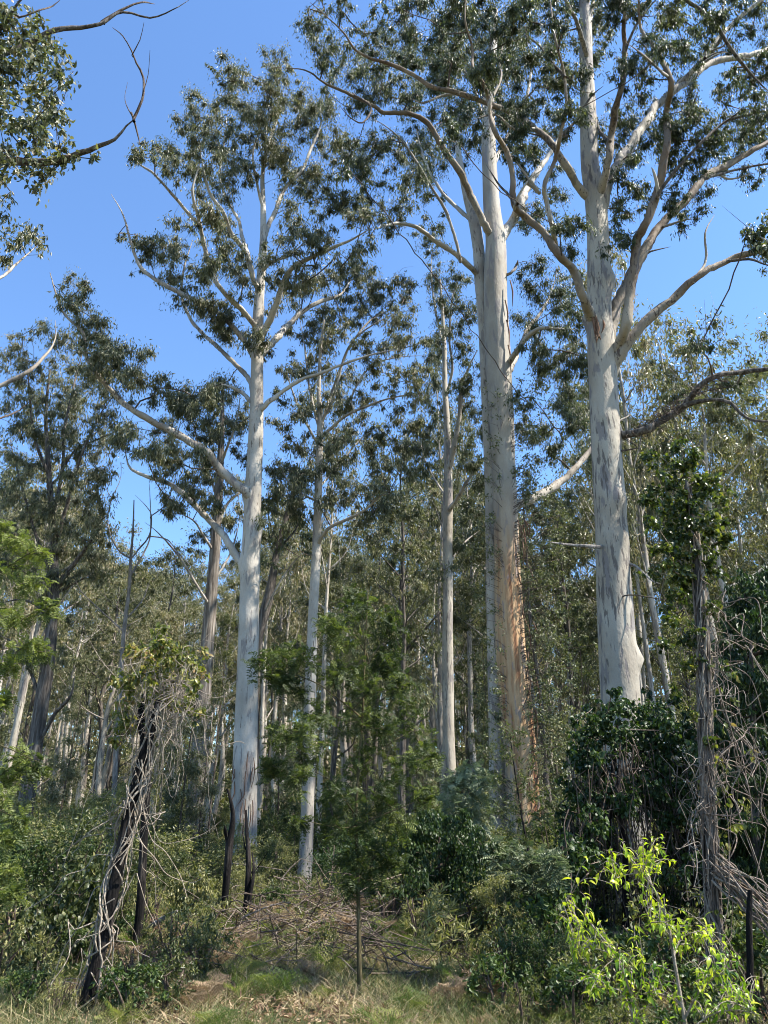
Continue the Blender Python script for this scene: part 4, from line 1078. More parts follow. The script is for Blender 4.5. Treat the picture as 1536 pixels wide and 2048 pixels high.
W2 = PhotoTree('wattle_sapling', 'feathery wattle reaching in at the left edge, bright yellowish green', 'sapling', 5.2, -160, 42)
W2.trunk([(-170, 2150, 20), (-160, 1800, 16), (-140, 1500, 12), (-110, 1250, 8), (-80, 1000, 4)], GREENSTEM, name='stem', sides=8, flare=.1)
for p in [[(-130, 1400), (-60, 1330), (0, 1300), (60, 1290)], [(-110, 1260), (-40, 1180), (20, 1130), (90, 1090)], [(-120, 1320), (-50, 1260), (30, 1230), (80, 1225)], [(-140, 1500), (-60, 1470), (0, 1490), (90, 1530)], [(-150, 1650), (-60, 1600), (0, 1620), (40, 1640)], [(-160, 1800), (-60, 1760), (0, 1770)]]:
    W2.limb(p, 4, 1.2, -.1, GREENSTEM, sides=5)
W2.crown([(30,1080,24),(80,1100,22),(15,1130,26),(60,1170,24),(95,1215,20),(30,1235,24),(60,1290,22),(10,1330,24),(85,1300,14),(40,1500,22),(65,1535,18),(15,1550,22),(10,1600,20),(40,1640,14),(5,1745,18),(25,1785,12),(-30,1200,30),(-30,1400,30),(-40,1560,30),(5,1400,14),(0,1060,20),(5,1680,14)],
 LEAF_WATTLE, twig=GREENSTEM, L=.085, Wd=.011, avoid=.03, sub=4, frond_n=8, spread=.15, rtip=.002, tone=.78, grow_r=1.0)
W3 = PhotoTree('silver_wattle', 'blue-grey feathery wattle bush at the foot of the orange-barked stem', 'shrub', 10.8, 1050, 43)
W3.trunk([(1050, 1925, 8), (1052, 1860, 7), (1055, 1780, 5), (1050, 1720, 3)], GREENSTEM, name='stem', sides=6, flare=.1)
W3.crown([(1000,1730,24),(1030,1710,26),(1070,1715,26),(1110,1725,22),(1000,1770,22),(1040,1760,28),(1085,1760,26),(1120,1760,16),(1020,1800,26),(1070,1800,26),(1100,1800,20),(1030,1840,24),(1080,1840,24),(985,1700,16),(1060,1830,14)], LEAF_SILVER, twig=GREENSTEM, L=.17, Wd=.022, avoid=.05, sub=6, frond_n=10, spread=.25, rtip=.002, tone=.55, grow_r=.95)
W4 = PhotoTree('wattle_shrub', 'pale feathery wattle at the foot of the forked gum', 'shrub', 15.0, 930, 44)
W4.trunk([(925, 1850, 8), (925, 1760, 7), (925, 1660, 5), (925, 1580, 3)], GREENSTEM, name='stem', sides=6, flare=.1)
W4.crown([(900,1570,16),(925,1560,20),(955,1575,20),(975,1560,14),(900,1610,22),(940,1610,26),(970,1620,20),(920,1650,26),(955,1660,24),(885,1650,20),(940,1700,24),(900,1690,22)], LEAF_SILVER, twig=GREENSTEM, L=.22, Wd=.028, avoid=.05, sub=6, frond_n=9, spread=.3, rtip=.003, tone=.75)
W5 = PhotoTree('dense_shrub', 'dense dark shrub glinting with small leaves, between the wattle sapling and the twin-stemmed gum', 'shrub', 12.6, 880, 45)
W5.trunk([(885, 1900, 12), (882, 1820, 10), (880, 1740, 7), (878, 1660, 4)], BARK_TWIG, name='stem', sides=6, flare=.1)
W5.crown(fill([(810, 1680), (840, 1640), (880, 1620), (930, 1640), (970, 1690), (985, 1760), (970, 1840), (930, 1870), (840, 1860), (805, 1800)], 22, 20, rf), LEAF_VINE, dens=1.3, L=.06, Wd=.034, avoid=.06, sub=7, spread=.7, tone=.45, grow_r=1.2, rtip=.003)
W6 = PhotoTree('narrow_leaf_sapling', 'dark narrow-leaved sapling in front of the orange-barked stem', 'sapling', 11.6, 1062, 46)
W6.trunk([(1068, 1880, 6), (1062, 1740, 5), (1045, 1640, 4), (1032, 1560, 3), (1020, 1470, 2)], CHAR, name='stem', sides=6, flare=.1)
W6.crown([(1010,1460,16),(1035,1480,18),(985,1500,16),(1020,1520,18),(1050,1540,18),(990,1560,16),(1030,1570,18),(1065,1590,16),(1000,1620,16),(1040,1620,18),(1075,1640,14),(1015,1670,14),(1050,1680,16)], LEAF_SHRUB, dens=.45, L=.10, Wd=.013, avoid=.05, sub=5, spread=.25, tone=.1, droop=-.2, rtip=.002)
W7 = PhotoTree('narrow_leaf_shrub', 'low bush of long narrow leaves right of the wattle sapling stem', 'shrub', 9.8, 880, 47)
W7.trunk([(885, 1995, 5), (884, 1940, 4), (880, 1880, 3)], GREENSTEM, name='stem', sides=5, flare=.1)
W7.crown([(870,1790,14),(890,1830,18),(860,1840,16),(900,1870,18),(870,1890,18),(840,1880,14),(930,1860,14),(910,1910,16),(950,1900,16),(880,1940,16),(930,1950,16),(975,1930,16),(1000,1960,14)], LEAF_SHRUB, dens=.55, L=.14, Wd=.018, avoid=.05, sub=5, spread=.25, tone=.55, droop=-.3, rtip=.002)
W8 = PhotoTree('round_leaf_shrub', 'round-leaved green shrub left of the leaning creeper-hung stem', 'shrub', 10.0, 150, 48)
for bx in (120, 160, 190): W8.limb([(150, 1960), ((bx + 150) / 2, 1880), (bx, 1790)], 5, 2, (bx - 150) / 90, BARK_TWIG, sides=5, name='stem')
W8.crown(fill([(110, 1760), (150, 1725), (200, 1720), (215, 1790), (210, 1900), (180, 1940), (60, 1930), (50, 1850), (80, 1790)], 17, 15, rf), LEAF_SHRUB, dens=1.1, L=.06, Wd=.040, avoid=.06, sub=6, spread=.45, tone=.42, near=True, grow_r=1.2, rtip=.0025)
W9 = PhotoTree('round_leaf_shrub', 'low shrub between the burnt snags and the tilted dead branch', 'shrub', 12.5, 400, 49)
W9.limb([(400, 1900), (395, 1860), (390, 1810)], 5, 2, 0, BARK_TWIG, sides=5, name='stem')
W9.crown(fill([(345, 1770), (400, 1740), (440, 1780), (450, 1860), (420, 1890), (350, 1870)], 17, 14, rf), LEAF_SHRUB, dens=.9, L=.06, Wd=.03, avoid=.06, sub=6, spread=.45, tone=.6, rtip=.0025)

# ------------------------------------------------------------------ burnt and leaning stems, creepers
def snag(name, label, Y, bpx, pts, material, seed, limbs=(), amp=.1, sides=10):
    t = PhotoTree(name, label, 'dead tree', Y, bpx, seed)
    t.trunk(pts, material, sides=sides, amp=amp, step=.08, flare=.15)
    for p, w0, w1, dy in limbs: t.limb(p, w0, w1, dy, material, sides=7, step=.08)
    return t
V1 = snag('leaning_stem', 'blackened stem leaning right, hung with looping dry creepers', 7.9, 160, [(150, 2080, 28), (168, 2030, 26), (200, 1900, 25), (232, 1760, 24), (260, 1620, 23), (285, 1520, 21), (306, 1450, 17), (318, 1400, 13)], CHAR, 51, [([(288, 1510), (285, 1470), (280, 1430), (290, 1380)], 18, 10, .2)])
V2 = snag('charred_trunk', 'straight charred stem close behind the leaning creeper-hung stem', 10.8, 272, [(268, 1945, 18), (274, 1880, 18), (281, 1800, 17), (286, 1700, 16), (292, 1600, 15), (298, 1500, 13), (304, 1420, 10)], CHAR, 52)
V3 = snag('burnt_snag', 'forked charred snag in front of the base of the tallest white gum', 12.6, 443, [(441, 1895, 13), (446, 1840, 13), (451, 1790, 14), (456, 1730, 15), (459, 1690, 16), (464, 1655, 12), (466, 1630, 9), (461, 1600, 7), (455, 1578, 5)], CHAR, 53, [([(458, 1695), (453, 1675), (450, 1650)], 10, 6, -.05)])
V4 = snag('burnt_snag', 'thin split charred snag with pale scars, right of the forked snag', 12.2, 490, [(484, 1915, 12), (490, 1850, 12), (495, 1780, 11), (497, 1720, 9), (494, 1670, 7), (492, 1620, 3)], CHAR, 54, [([(494, 1850), (502, 1780), (507, 1740), (504, 1700)], 8, 4, .1), ([(500, 1750), (515, 1735), (535, 1705)], 3, 1, .1), ([(488, 1700), (484, 1650)], 3, 2, 0)])
for o_ in (V1, V2, V3, V4): pass

def cord(g, p0, p1, sag, r, rng, wig=.05, mat=0, k=5, sides=4):
    t = np.linspace(0, 1, k + 1)[:, None]
    P = p0 * (1 - t) + p1 * t + np.array([0, 0, -sag]) * (4 * t * (1 - t))
    P[1:-1] += rng.normal(size=(k - 1, 3)) * wig
    P, R = smooth_path(P, np.linspace(r, r * .6, k + 1), .05)
    tube(g, P, R, sides, mat=mat)
def spiral(g, path, r0, rng, mat=0, rr=.008, turns=1.5, a0=None, f0=0., f1=1., loose=1.0):
    """A creeper that winds round the stem given by path points."""
    P, _ = smooth_path(path, np.ones(len(path)), .07)
    n = len(P); i0, i1 = int(f0 * (n - 1)), max(int(f1 * (n - 1)), int(f0 * (n - 1)) + 4); P = P[i0:i1]
    if len(P) < 4: return
    T, N, B = frames(P); a = (rng.uniform(0, 6.28) if a0 is None else a0) + np.linspace(0, turns * 6.28, len(P)) + np.cumsum(rng.normal(size=len(P)) * .12)
    rad = r0 * (1 + loose * np.abs(np.cumsum(rng.normal(size=len(P)) * .05)))
    Q = P + N * (np.cos(a) * rad)[:, None] + B * (np.sin(a) * rad)[:, None]
    tube(g, Q, np.full(len(Q), rr), 4, mat=mat)

rv = np.random.default_rng(61)
cr = PhotoTree('creeper', 'dry looping creeper with yellowing leaves bunched on top of the leaning stem', 'creeper', 7.9, 160, 62)
g = Geo(); path1 = [at(*p) for p in [(150, 2080, 7.9), (200, 1900, 7.9), (232, 1760, 7.9), (260, 1620, 7.9), (285, 1520, 7.9), (306, 1450, 7.9), (320, 1390, 7.9)]]
for _ in range(26):
    f = rv.uniform(0, .8); spiral(g, path1, .085, rv, rr=rv.uniform(.004, .010), turns=rv.normal() * .8, f0=f, f1=min(1, f + rv.uniform(.2, .6)), loose=.9)
for _ in range(70):     # loose loops off the stem
    u = rv.random(); i = min(5, int(u * 6)); p0 = path1[i] + (path1[i + 1] - path1[i]) * rv.random()
    p1 = p0 + np.array([rv.normal() * .35, rv.normal() * .2, -abs(rv.normal()) * .6]); p1[2] = max(p1[2], float(ground(p1[0], p1[1])))
    cord(g, p0, p1, rv.normal() * .22, rv.uniform(.003, .007), rv, .05)
for _ in range(70):     # strands hanging from the bunch
    p0 = at(rv.uniform(245, 400), rv.uniform(1330, 1430), 7.9 + rv.normal() * .22)
    p1 = p0 + np.array([rv.normal() * .18, rv.normal() * .15, -rv.uniform(.15, 1.0) * (1.6 if rv.random() < .25 else .6)])
    cord(g, p0, p1, rv.normal() * .10, rv.uniform(.002, .005), rv, .06)
for _ in range(90):    # tangle inside the bunch
    p0 = at(rv.normal() * 34 + 335, rv.normal() * 38 + 1375, 7.9 + rv.normal() * .2)
    cord(g, p0, p0 + rv.normal(size=3) * .16, rv.normal() * .08, rv.uniform(.002, .004), rv, .04)
g.build('vine_stems', [VINE_PALE], cr.root, cr.base)
cr.sk.path(path1, [.05] * len(path1))
cr.crown([(320,1290,26),(285,1310,24),(355,1300,26),(300,1345,30),(345,1345,30),(385,1335,24),(262,1365,26),(252,1405,24),(392,1375,20),(240,1440,18),(410,1305,12),(340,1395,26),(300,1390,26),(375,1410,20),(270,1450,16),(230,1480,12),(395,1430,14),(320,1265,18)], LEAF_VTOP, twig=VINE_PALE, dens=.95, L=.055, Wd=.034, avoid=9, sub=5, spread=.2, near=True, tone=.6, grow_r=1.1, droop=.6, rtip=.002)

VC = PhotoTree('creeper_column', 'tall stem wrapped in ropy grey creepers, right foreground, leafy at its top', 'creeper-covered tree', 8.6, 1432, 63)
pv = [(1438, 2030, 30), (1432, 1950, 27), (1428, 1850, 25), (1421, 1700, 23), (1414, 1550, 22), (1409, 1400, 20), (1404, 1280, 18), (1396, 1150, 15), (1384, 1050, 10), (1372, 960, 5)]
VC.trunk(pv, BARK_BROWN, amp=.10, sides=12, step=.08)
path2 = [at(a, b, 8.6) for a, b, _ in pv]
g = Geo()
for _ in range(75):
    f = rv.uniform(0, .8); spiral(g, path2, .072 * (1 - f * .35), rv, rr=rv.uniform(.005, .014), turns=rv.normal() * .5, f0=f, f1=min(1, f + rv.uniform(.15, .5)), loose=.5)
for _ in range(60):
    i = rv.integers(0, 7); p0 = path2[i] + (path2[i + 1] - path2[i]) * rv.random()
    p1 = p0 + np.array([rv.normal() * .22, rv.normal() * .15, rv.normal() * .4]); cord(g, p0, p1, rv.normal() * .15, rv.uniform(.003, .008), rv, .05)
for _ in range(34):     # ropes splaying to the lower right
    p0 = at(1432 + rv.normal() * 8, 1730 + rv.normal() * 22, 8.5 + rv.normal() * .05); p1 = at(1550 + rv.uniform(-10, 60), 1870 + rv.normal() * 26, 8.2 + rv.normal() * .12)
    cord(g, p0, p1, rv.normal() * .05 - .03, rv.uniform(.006, .013), rv, .018)
for _ in range(42):     # big arching loops to the right
    p0 = at(rv.uniform(1400, 1440), rv.uniform(1180, 1650), 8.6 + rv.normal() * .1); p1 = at(rv.uniform(1440, 1600), rv.uniform(1250, 1900), 8.6 + rv.normal() * .5)
    cord(g, p0, p1, -rv.uniform(-.15, .35), rv.uniform(.003, .009), rv, .09, k=7)
for _ in range(14):
    p0 = at(rv.uniform(1385, 1420), rv.uniform(1500, 1700), 8.6); p1 = at(rv.uniform(1340, 1400), rv.uniform(1540, 1800), 8.5 + rv.normal() * .2)
    cord(g, p0, p1, rv.normal() * .15, rv.uniform(.003, .007), rv, .08)
for q_ in g.Q: q_[1][:] = int(rv.random() < .35)
for _ in range(30):
    p0 = at(rv.uniform(1400, 1530), rv.uniform(1300, 1850), 8.6 + rv.normal() * .3); clump_leaves(g, p0, .09, 6, rv, .06, .04, 2, .6, near=True)
g.build('vine_stems', [BARK_VINE, VINE_PALE, LEAF_VTOP], VC.root, VC.base)
VC.crown([(1335,920,14),(1362,930,18),(1390,960,20),(1340,970,18),(1415,990,18),(1380,1000,22),(1355,1020,20),(1420,1030,16),(1440,1050,12),(1390,1050,22),(1350,1070,18),(1410,1085,18),(1375,1110,20),(1340,1130,14),(1420,1140,14),(1385,1160,18),(1310,980,12),(1305,1040,12),(1320,1090,12),(1355,1190,14),(1400,1220,12),(1345,1240,10),(1440,1150,10),(1330,1290,10),(1400,1330,12),(1350,1380,10),(1385,1430,10),(1420,1480,9),(1395,1260,12),(1425,1210,12),(1370,1280,14),(1340,1220,12),(1375,1330,10),(1300,910,14),(1320,940,16),(1350,890,14),(1380,920,16),(1425,960,14),(1450,1000,14),(1450,1080,12),(1300,1000,14),(1330,1040,16),(1400,1120,16),(1360,1150,16),(1300,1140,12),(1345,1100,18)], LEAF_VTOP, twig=BARK_VINE, dens=1.25, L=.06, Wd=.038, avoid=9, sub=6, spread=.3, near=True, tone=.16, grow_r=1.35, droop=.6, rtip=.003)

VM = PhotoTree('creeper_thicket', 'dark mound of broad-leaved creeper burying the foot of the thick mottled gum', 'creeper thicket', 12.6, 1260, 64)
VM.trunk([(1200, 1950, 14), (1205, 1850, 13), (1215, 1700, 12), (1225, 1550, 10), (1235, 1440, 6)], CHAR, name='stem', sides=7, amp=.1)
VM.limb([(1330, 1960), (1325, 1850), (1330, 1700), (1320, 1560), (1300, 1450)], 12, 6, .3, CHAR, sides=7, name='stem')
VM.limb([(1246, 1960), (1248, 1880), (1250, 1800), (1246, 1700), (1236, 1600), (1240, 1500)], 18, 8, -.6, CHAR, sides=7, name='stem')
g = Geo()
for _ in range(260):
    px = rv.uniform(1135, 1400); p0 = at(px, rv.uniform(1450, 1650) + abs(px - 1270) * .5, 12.5 + rv.normal() * .45)
    p1 = p0 + np.array([rv.normal() * .2 + (px - 1260) * .0012, rv.normal() * .25, -rv.uniform(.6, 2.6)]); p1[2] = max(p1[2], float(ground(p1[0], p1[1])) - .02)
    cord(g, p0, p1, rv.normal() * .08, rv.uniform(.004, .011), rv, .07)
g.build('vine_stems', [BARK_TWIG], VM.root, VM.base)
mound = fill([(1195, 1405), (1250, 1393), (1300, 1405), (1340, 1440), (1390, 1450), (1410, 1560), (1400, 1640), (1330, 1640), (1290, 1600), (1240, 1620), (1200, 1700), (1150, 1760), (1135, 1660), (1150, 1560), (1165, 1450)], 21, 19, rf, .10)
mound += [(1150, 1440, 10), (1175, 1415, 9), (1230, 1380, 10), (1300, 1388, 9), (1120, 1560, 12), (1128, 1620, 10), (1105, 1720, 12), (1350, 1400, 12), (1375, 1425, 10), (1140, 1500, 11), (1095, 1800, 12)]
mound += fill([(1140, 1700), (1200, 1650), (1215, 1800), (1190, 1940), (1110, 1940), (1110, 1800)], 24, 20, rf, .1) + fill([(1320, 1640), (1400, 1600), (1410, 1900), (1340, 1920)], 26, 20, rf, .15)
VM.crown(mound, LEAF_VINE, twig=BARK_VINE, dens=1.25, L=.075, Wd=.046, avoid=9, sub=7, spread=.75, near=True, tone=.42, droop=.8, rtip=.004, grow_r=1.2)
VR = PhotoTree('dark_thicket', 'tall dark leafy thicket filling the right edge behind the ropy creepers', 'thicket', 11.8, 1520, 65)
VR.trunk([(1520, 1960, 22), (1515, 1800, 20), (1510, 1600, 16), (1505, 1400, 11), (1500, 1250, 6)], BARK_BROWN, name='stem', sides=8)
VR.limb([(1450, 1960), (1455, 1820), (1470, 1650), (1460, 1500)], 14, 6, .4, CHAR, sides=7, name='stem')
VR.crown(fill([(1470, 1180), (1540, 1130), (1640, 1150), (1660, 1850), (1440, 1800), (1435, 1450), (1450, 1300)], 26, 24, rf, .05), LEAF_VINE, dens=1.1, L=.10, Wd=.035, avoid=9, sub=7, spread=.8, tone=.35, grow_r=1.25, rtip=.004)
BS = snag('burnt_post', 'slim charred upright stem standing at the lower right edge', 8.0, 1498, [(1500, 2000, 14), (1500, 1930, 13), (1498, 1850, 12), (1500, 1780, 9)], CHAR, 66)

# ---- the yellow-green sapling in front
YS = PhotoTree('young_tree', 'young tree with glowing yellow-green drooping leaves in the right foreground', 'sapling', 6.3, 1372, 71)
YP = VINE_PALE
YS.trunk([(1376, 2140, 9), (1372, 2060, 8), (1362, 2000, 8), (1350, 1930, 7), (1336, 1850, 6), (1312, 1785, 5), (1285, 1745, 4), (1255, 1710, 3), (1240, 1690, 2)], YP, name='stem', sides=7, flare=.05, step=.05)
for p, w0, w1, dy in [([(1290, 2140), (1270, 2050), (1262, 1990), (1245, 1940), (1225, 1900), (1190, 1858), (1160, 1822), (1135, 1800)], 6, 2, -.3), ([(1345, 1910), (1360, 1880), (1385, 1865), (1420, 1862)], 4, 1.5, .3), ([(1340, 1870), (1320, 1850), (1300, 1845)], 3, 1, -.3), ([(1300, 1765), (1295, 1730), (1300, 1705)], 3, 1, .2), ([(1285, 1745), (1250, 1750), (1225, 1760)], 3, 1, -.2), ([(1370, 2040), (1400, 1980), (1440, 1950), (1470, 1940)], 5, 1.5, -.4), ([(1352, 1950), (1310, 1930), (1275, 1925)], 3, 1, .3), ([(1372, 2060), (1420, 2030), (1470, 2020), (1520, 2030)], 4, 1.5, -.3), ([(1262, 1990), (1220, 1975), (1180, 1975)], 3, 1, .2), ([(1366, 2010), (1330, 1990), (1290, 1985)], 3, 1, -.4), ([(1225, 1900), (1180, 1895), (1150, 1900)], 3, 1, .2)]:
    YS.limb(p, w0, w1, dy, YP, sides=5, step=.05)
g = Geo(); ry = YS.rng
sprays = [(1220,1700),(1250,1685),(1290,1690),(1312,1695),(1335,1705),(1208,1720),(1200,1742),(1225,1762),(1243,1775),(1265,1720),(1300,1725),(1275,1745),(1335,1725),(1128,1800),(1150,1790),(1118,1830),(1140,1850),(1160,1830),(1182,1850),(1212,1868),(1150,1885),(1175,1890),(1290,1790),(1322,1800),(1342,1835),(1312,1818),(1272,1850),(1400,1862),(1380,1880),(1422,1870),(1395,1845),(1440,1920),(1462,1940),(1432,1900),(1270,1920),(1300,1930),(1242,1950),(1200,1960),(1160,1958),(1352,1960),(1402,1970),(1450,1980),(1482,1940),(1502,2010),(1380,2010),(1332,2000),(1282,2000),(1222,2010),(1190,1995),(1420,2030),(1470,2030),(1300,2030),(1345,2035),(1260,1960),(1320,1960),(1440,1960),(1500,1975),(1400,1920),(1375,1935),(1240,1925),(1210,1935),(1150,1985),(1520,1960)]
A = np.array(YS.sk.P)
for px, py in sprays * 3:
    Yd = 6.3 + ry.normal() * .35; q = at(px + ry.normal() * 10, py + ry.normal() * 9, Yd)
    p0 = A[np.argmin(np.linalg.norm(A - (q - [0, 0, .1]), axis=1))]
    P, R = smooth_path([p0, (p0 + q) / 2 + [0, 0, .05] + ry.normal(size=3) * .02, q], [.004, .003, .0015], .05)
    tube(g, P, R, 4, mat=0)
    n = int(ry.integers(5, 10)); k = np.clip((len(P) - 1 - ry.random(n) * min(len(P) - 1, 9)).astype(int), 0, len(P) - 1)
    tn = .66 - .5 * (py > 1900) * ry.random() + ry.normal(size=n) * .2
    leaves(g, P[k] + ry.normal(size=(n, 3)) * .012, ry.normal(size=(n, 3)) * .7 + [0, 0, -.35], ry.uniform(.035, .082, n), ry.uniform(.015, .030, n), ry, 1, np.clip(tn, 0, 1), curl=.5, nearshape=True, up=(0, 0, 1))
g.build('foliage', [YP, LEAF_YELLOW], YS.root, YS.base)

# ---- fallen wood
def log(name, label, pts, w, material, seed, Y0, Y1, lift=0):
    rng = np.random.default_rng(seed); g = Geo(); P = []
    for i, (px, py) in enumerate(pts):
        P.append(at(px, py, Y0 + (Y1 - Y0) * i / (len(pts) - 1)))
    P = np.array(P); R = np.linspace(w[0], w[1], len(P)) / 2 * m_per_px(1850, Y0)
    P, R = smooth_path(P, R, .06); R = R * (1 + rng.normal(size=len(R)) * .05)
    R[0] *= .6; R[-1] *= .5
    tube(g, P, R, 9, rfun=bark_rough(seed, .12), cap=True)
    return tag(g.build(name, [material]), label, 'branch')
log('dead_branch', 'tilted weathered grey branch beside the charred stem on the left', [(285, 1868), (310, 1848), (335, 1832), (355, 1822)], (11, 8), DEADW, 81, 10.9, 10.6)
log('dead_branch', 'thin curved twig end beyond the tilted grey branch', [(345, 1830), (358, 1842), (375, 1850)], (4, 2), DEADW, 82, 10.6, 10.5)
log('fallen_log', 'stubby grey log on the ground left of the leaning stem', [(95, 1905), (120, 1912), (145, 1922), (170, 1925)], (11, 9), DEADW, 83, 10.3, 10.2)
log('fallen_branch', 'long thin grey branch lying right of the split snag', [(462, 1925), (500, 1905), (545, 1892), (600, 1888), (650, 1880)], (8, 3), DEADW, 84, 11.2, 12.2)
log('fallen_branch', 'pale fallen branch flat in the brush pile', [(520, 1942), (570, 1935), (620, 1938)], (6, 3), DEADW, 85, 10.4, 10.5)
log('fallen_branch', 'dark fallen branch in front of the brush pile', [(470, 1958), (540, 1952), (600, 1962), (660, 1955)], (7, 3), BARK_BROWN, 86, 10.0, 10.1)
log('fallen_branch', 'curled pale branch right of the wattle sapling stem', [(800, 1945), (822, 1925), (845, 1928), (862, 1945)], (7, 4), DEADW, 87, 10.3, 10.4)

# ---- ground cover
rq = np.random.default_rng(91)
g = Geo()
for _ in range(1500):    # heap of fallen sticks
    px = rq.uniform(440, 900) if rq.random() < .7 else rq.uniform(0, 1100); Y = rq.uniform(9.4, 15.5); x = at(px, 1900, Y)[0]
    z = float(ground(x, Y)) + abs(rq.normal()) * .20 * (1 + math.sin(px * .03 + Y * 1.7)) * math.exp(-((px - 660) / 260) ** 2)
    a = rq.uniform(0, 6.28); L = rq.uniform(.25, 1.3); d = np.array([math.cos(a) * L / 2, math.sin(a) * L / 2, rq.normal() * .16 * L]); c = np.array([x, Y, z + .02])
    P, R = smooth_path([c - d, c + rq.normal(size=3) * .11 * L, c + d], np.array([1, .8, .4]) * rq.uniform(.0025, .010) ** 1.0, .25)
    tube(g, P, R, 4, mat=int(rq.random() < .45))
tag(g.build('fallen_sticks', [BARK_VINE, BARK_TWIG]), 'tangle of fallen sticks and brush across the clearing floor', 'sticks', kind='stuff')

def patch(x, y, s=0):
    return np.sin(x * 1.3 + s) * np.sin(y * 1.7 + 2 * s) + .6 * np.sin(x * 3.1 + y * 2.3 + s)
def blades(name, label, mats, n, x0, x1, y0, y1, h, w, tone, seed, thr=-9, s=0, lean=.5, power=1.0):
    r = np.random.default_rng(seed)
    Y = y0 + (y1 - y0) * r.random(n) ** power; X = r.uniform(x0, x1, n) * Y
    k = patch(X, Y, s) > thr + r.normal(size=n) * .5; X, Y = X[k], Y[k]; n = len(X)
    Z = ground(X, Y)
    D = r.normal(size=(n, 3)) * lean; D[:, 2] = 1
    L = h * r.uniform(.35, 1.3, n)
    # a two-segment blade
    C = np.column_stack([X, Y, Z]); D = unit(D); S = unit(np.cross(D, r.normal(size=(n, 3)))) * (w * r.uniform(.6, 1.3, n))[:, None] / 2
    side = unit(np.column_stack([D[:, 0], D[:, 1], np.zeros(n)]) + 1e-6)
    m = C + D * (L * .55)[:, None]; t = C + D * (L * .85)[:, None] + side * (L * .35)[:, None] + np.array([0, 0, .05]) * L[:, None]
    V = np.stack([C - S, C + S, m + S * .8, m - S * .8, t], 1).reshape(-1, 3)
    b = np.arange(n)[:, None] * 5; val = np.clip(tone + r.normal(size=n) * .18 + .12 * patch(X, Y, s + 1), 0, 1)
    g = Geo(); g.add(V, b + np.array([0, 1, 2, 3]), mat=0, val=val, smooth=False)
    g.T.append((b + np.array([3, 2, 4]), np.zeros(n, int), val, np.zeros(n, bool)))
    return tag(g.build(name, mats), label, 'grass' if 'grass' in name else 'ground cover', kind='stuff')
blades('grass', 'short green grass in patches on the clearing floor', [GRASS_G], 60000, -.62, .62, 6.2, 11.5, .24, .006, .36, 1, .15, 0, .45, .9)
blades('dry_grass', 'dry straw-coloured grass over the clearing floor', [GRASS_G], 110000, -.62, .62, 6.0, 16, .24, .005, .82, 2, -.6, 2, .9, .9)
blades('undergrowth', 'low green ground cover between the shrubs', [LEAF_SHRUB], 90000, -.62, .62, 12, 45, .38, .03, .45, 3, -.9, 1, 1.2, 1.3)
g = Geo(); n = 80000
Y = 6 + 24 * rq.random(n) ** 1.3; X = rq.uniform(-.62, .62, n) * Y
leaves(g, np.column_stack([X, Y, ground(X, Y) + .015 + rq.random(n) * .05]), rq.normal(size=(n, 3)) * [1, 1, .35], rq.uniform(.05, .15, n), rq.uniform(.014, .03, n), rq, 0, rq.random(n), up=(0, 0, 1))
tag(g.build('leaf_litter', [LEAF_DEAD]), 'fallen dead leaves scattered on the clearing floor', 'leaf litter', kind='stuff')

F1 = fern('green bracken fern clump low in the clearing', 401, group='bracken ferns')
F2 = fern('lighter bracken fern with long arching fronds low in the clearing', 402, 7, 1.0, group='long-fronded bracken ferns')
F3 = fern('dead brown bracken fern with curled fronds', 403, 8, .8, group='dead bracken ferns', m=LEAF_DEAD)
fu = [False] * 3; FF = [F1, F2, F3]
for px, py, k, s in [(60, 1985, 0, .7), (120, 2010, 1, .6), (30, 2030, 0, .8), (240, 2040, 0, .6), (400, 2040, 0, .7), (820, 2050, 1, .8), (1110, 2060, 1, .9), (1300, 2030, 0, .8), (1240, 1985, 1, .7), (1340, 2055, 1, .8), (560, 1830, 0, .9), (520, 1850, 1, .8), (590, 1855, 0, .8), (800, 1905, 1, .8), (860, 1990, 1, .7), (540, 1965, 0, .6), (90, 1905, 0, .9), (1000, 2000, 0, .8), (1060, 1980, 1, .8), (1120, 1960, 0, .9), (960, 2030, 0, .7), (1180, 2040, 0, .8), (330, 1990, 0, .5), (650, 2030, 0, .5), (1440, 2040, 1, .8), (340, 1900, 0, .7), (10, 1950, 1, .8), (180, 2045, 0, .6)]:
    dpt = (EYE + .15) / math.tan(math.atan((py - 1024) / FPX) - PITCH)
    x = at(px, py, dpt)[0]; put(FF, fu, k, x, dpt, s * .6)
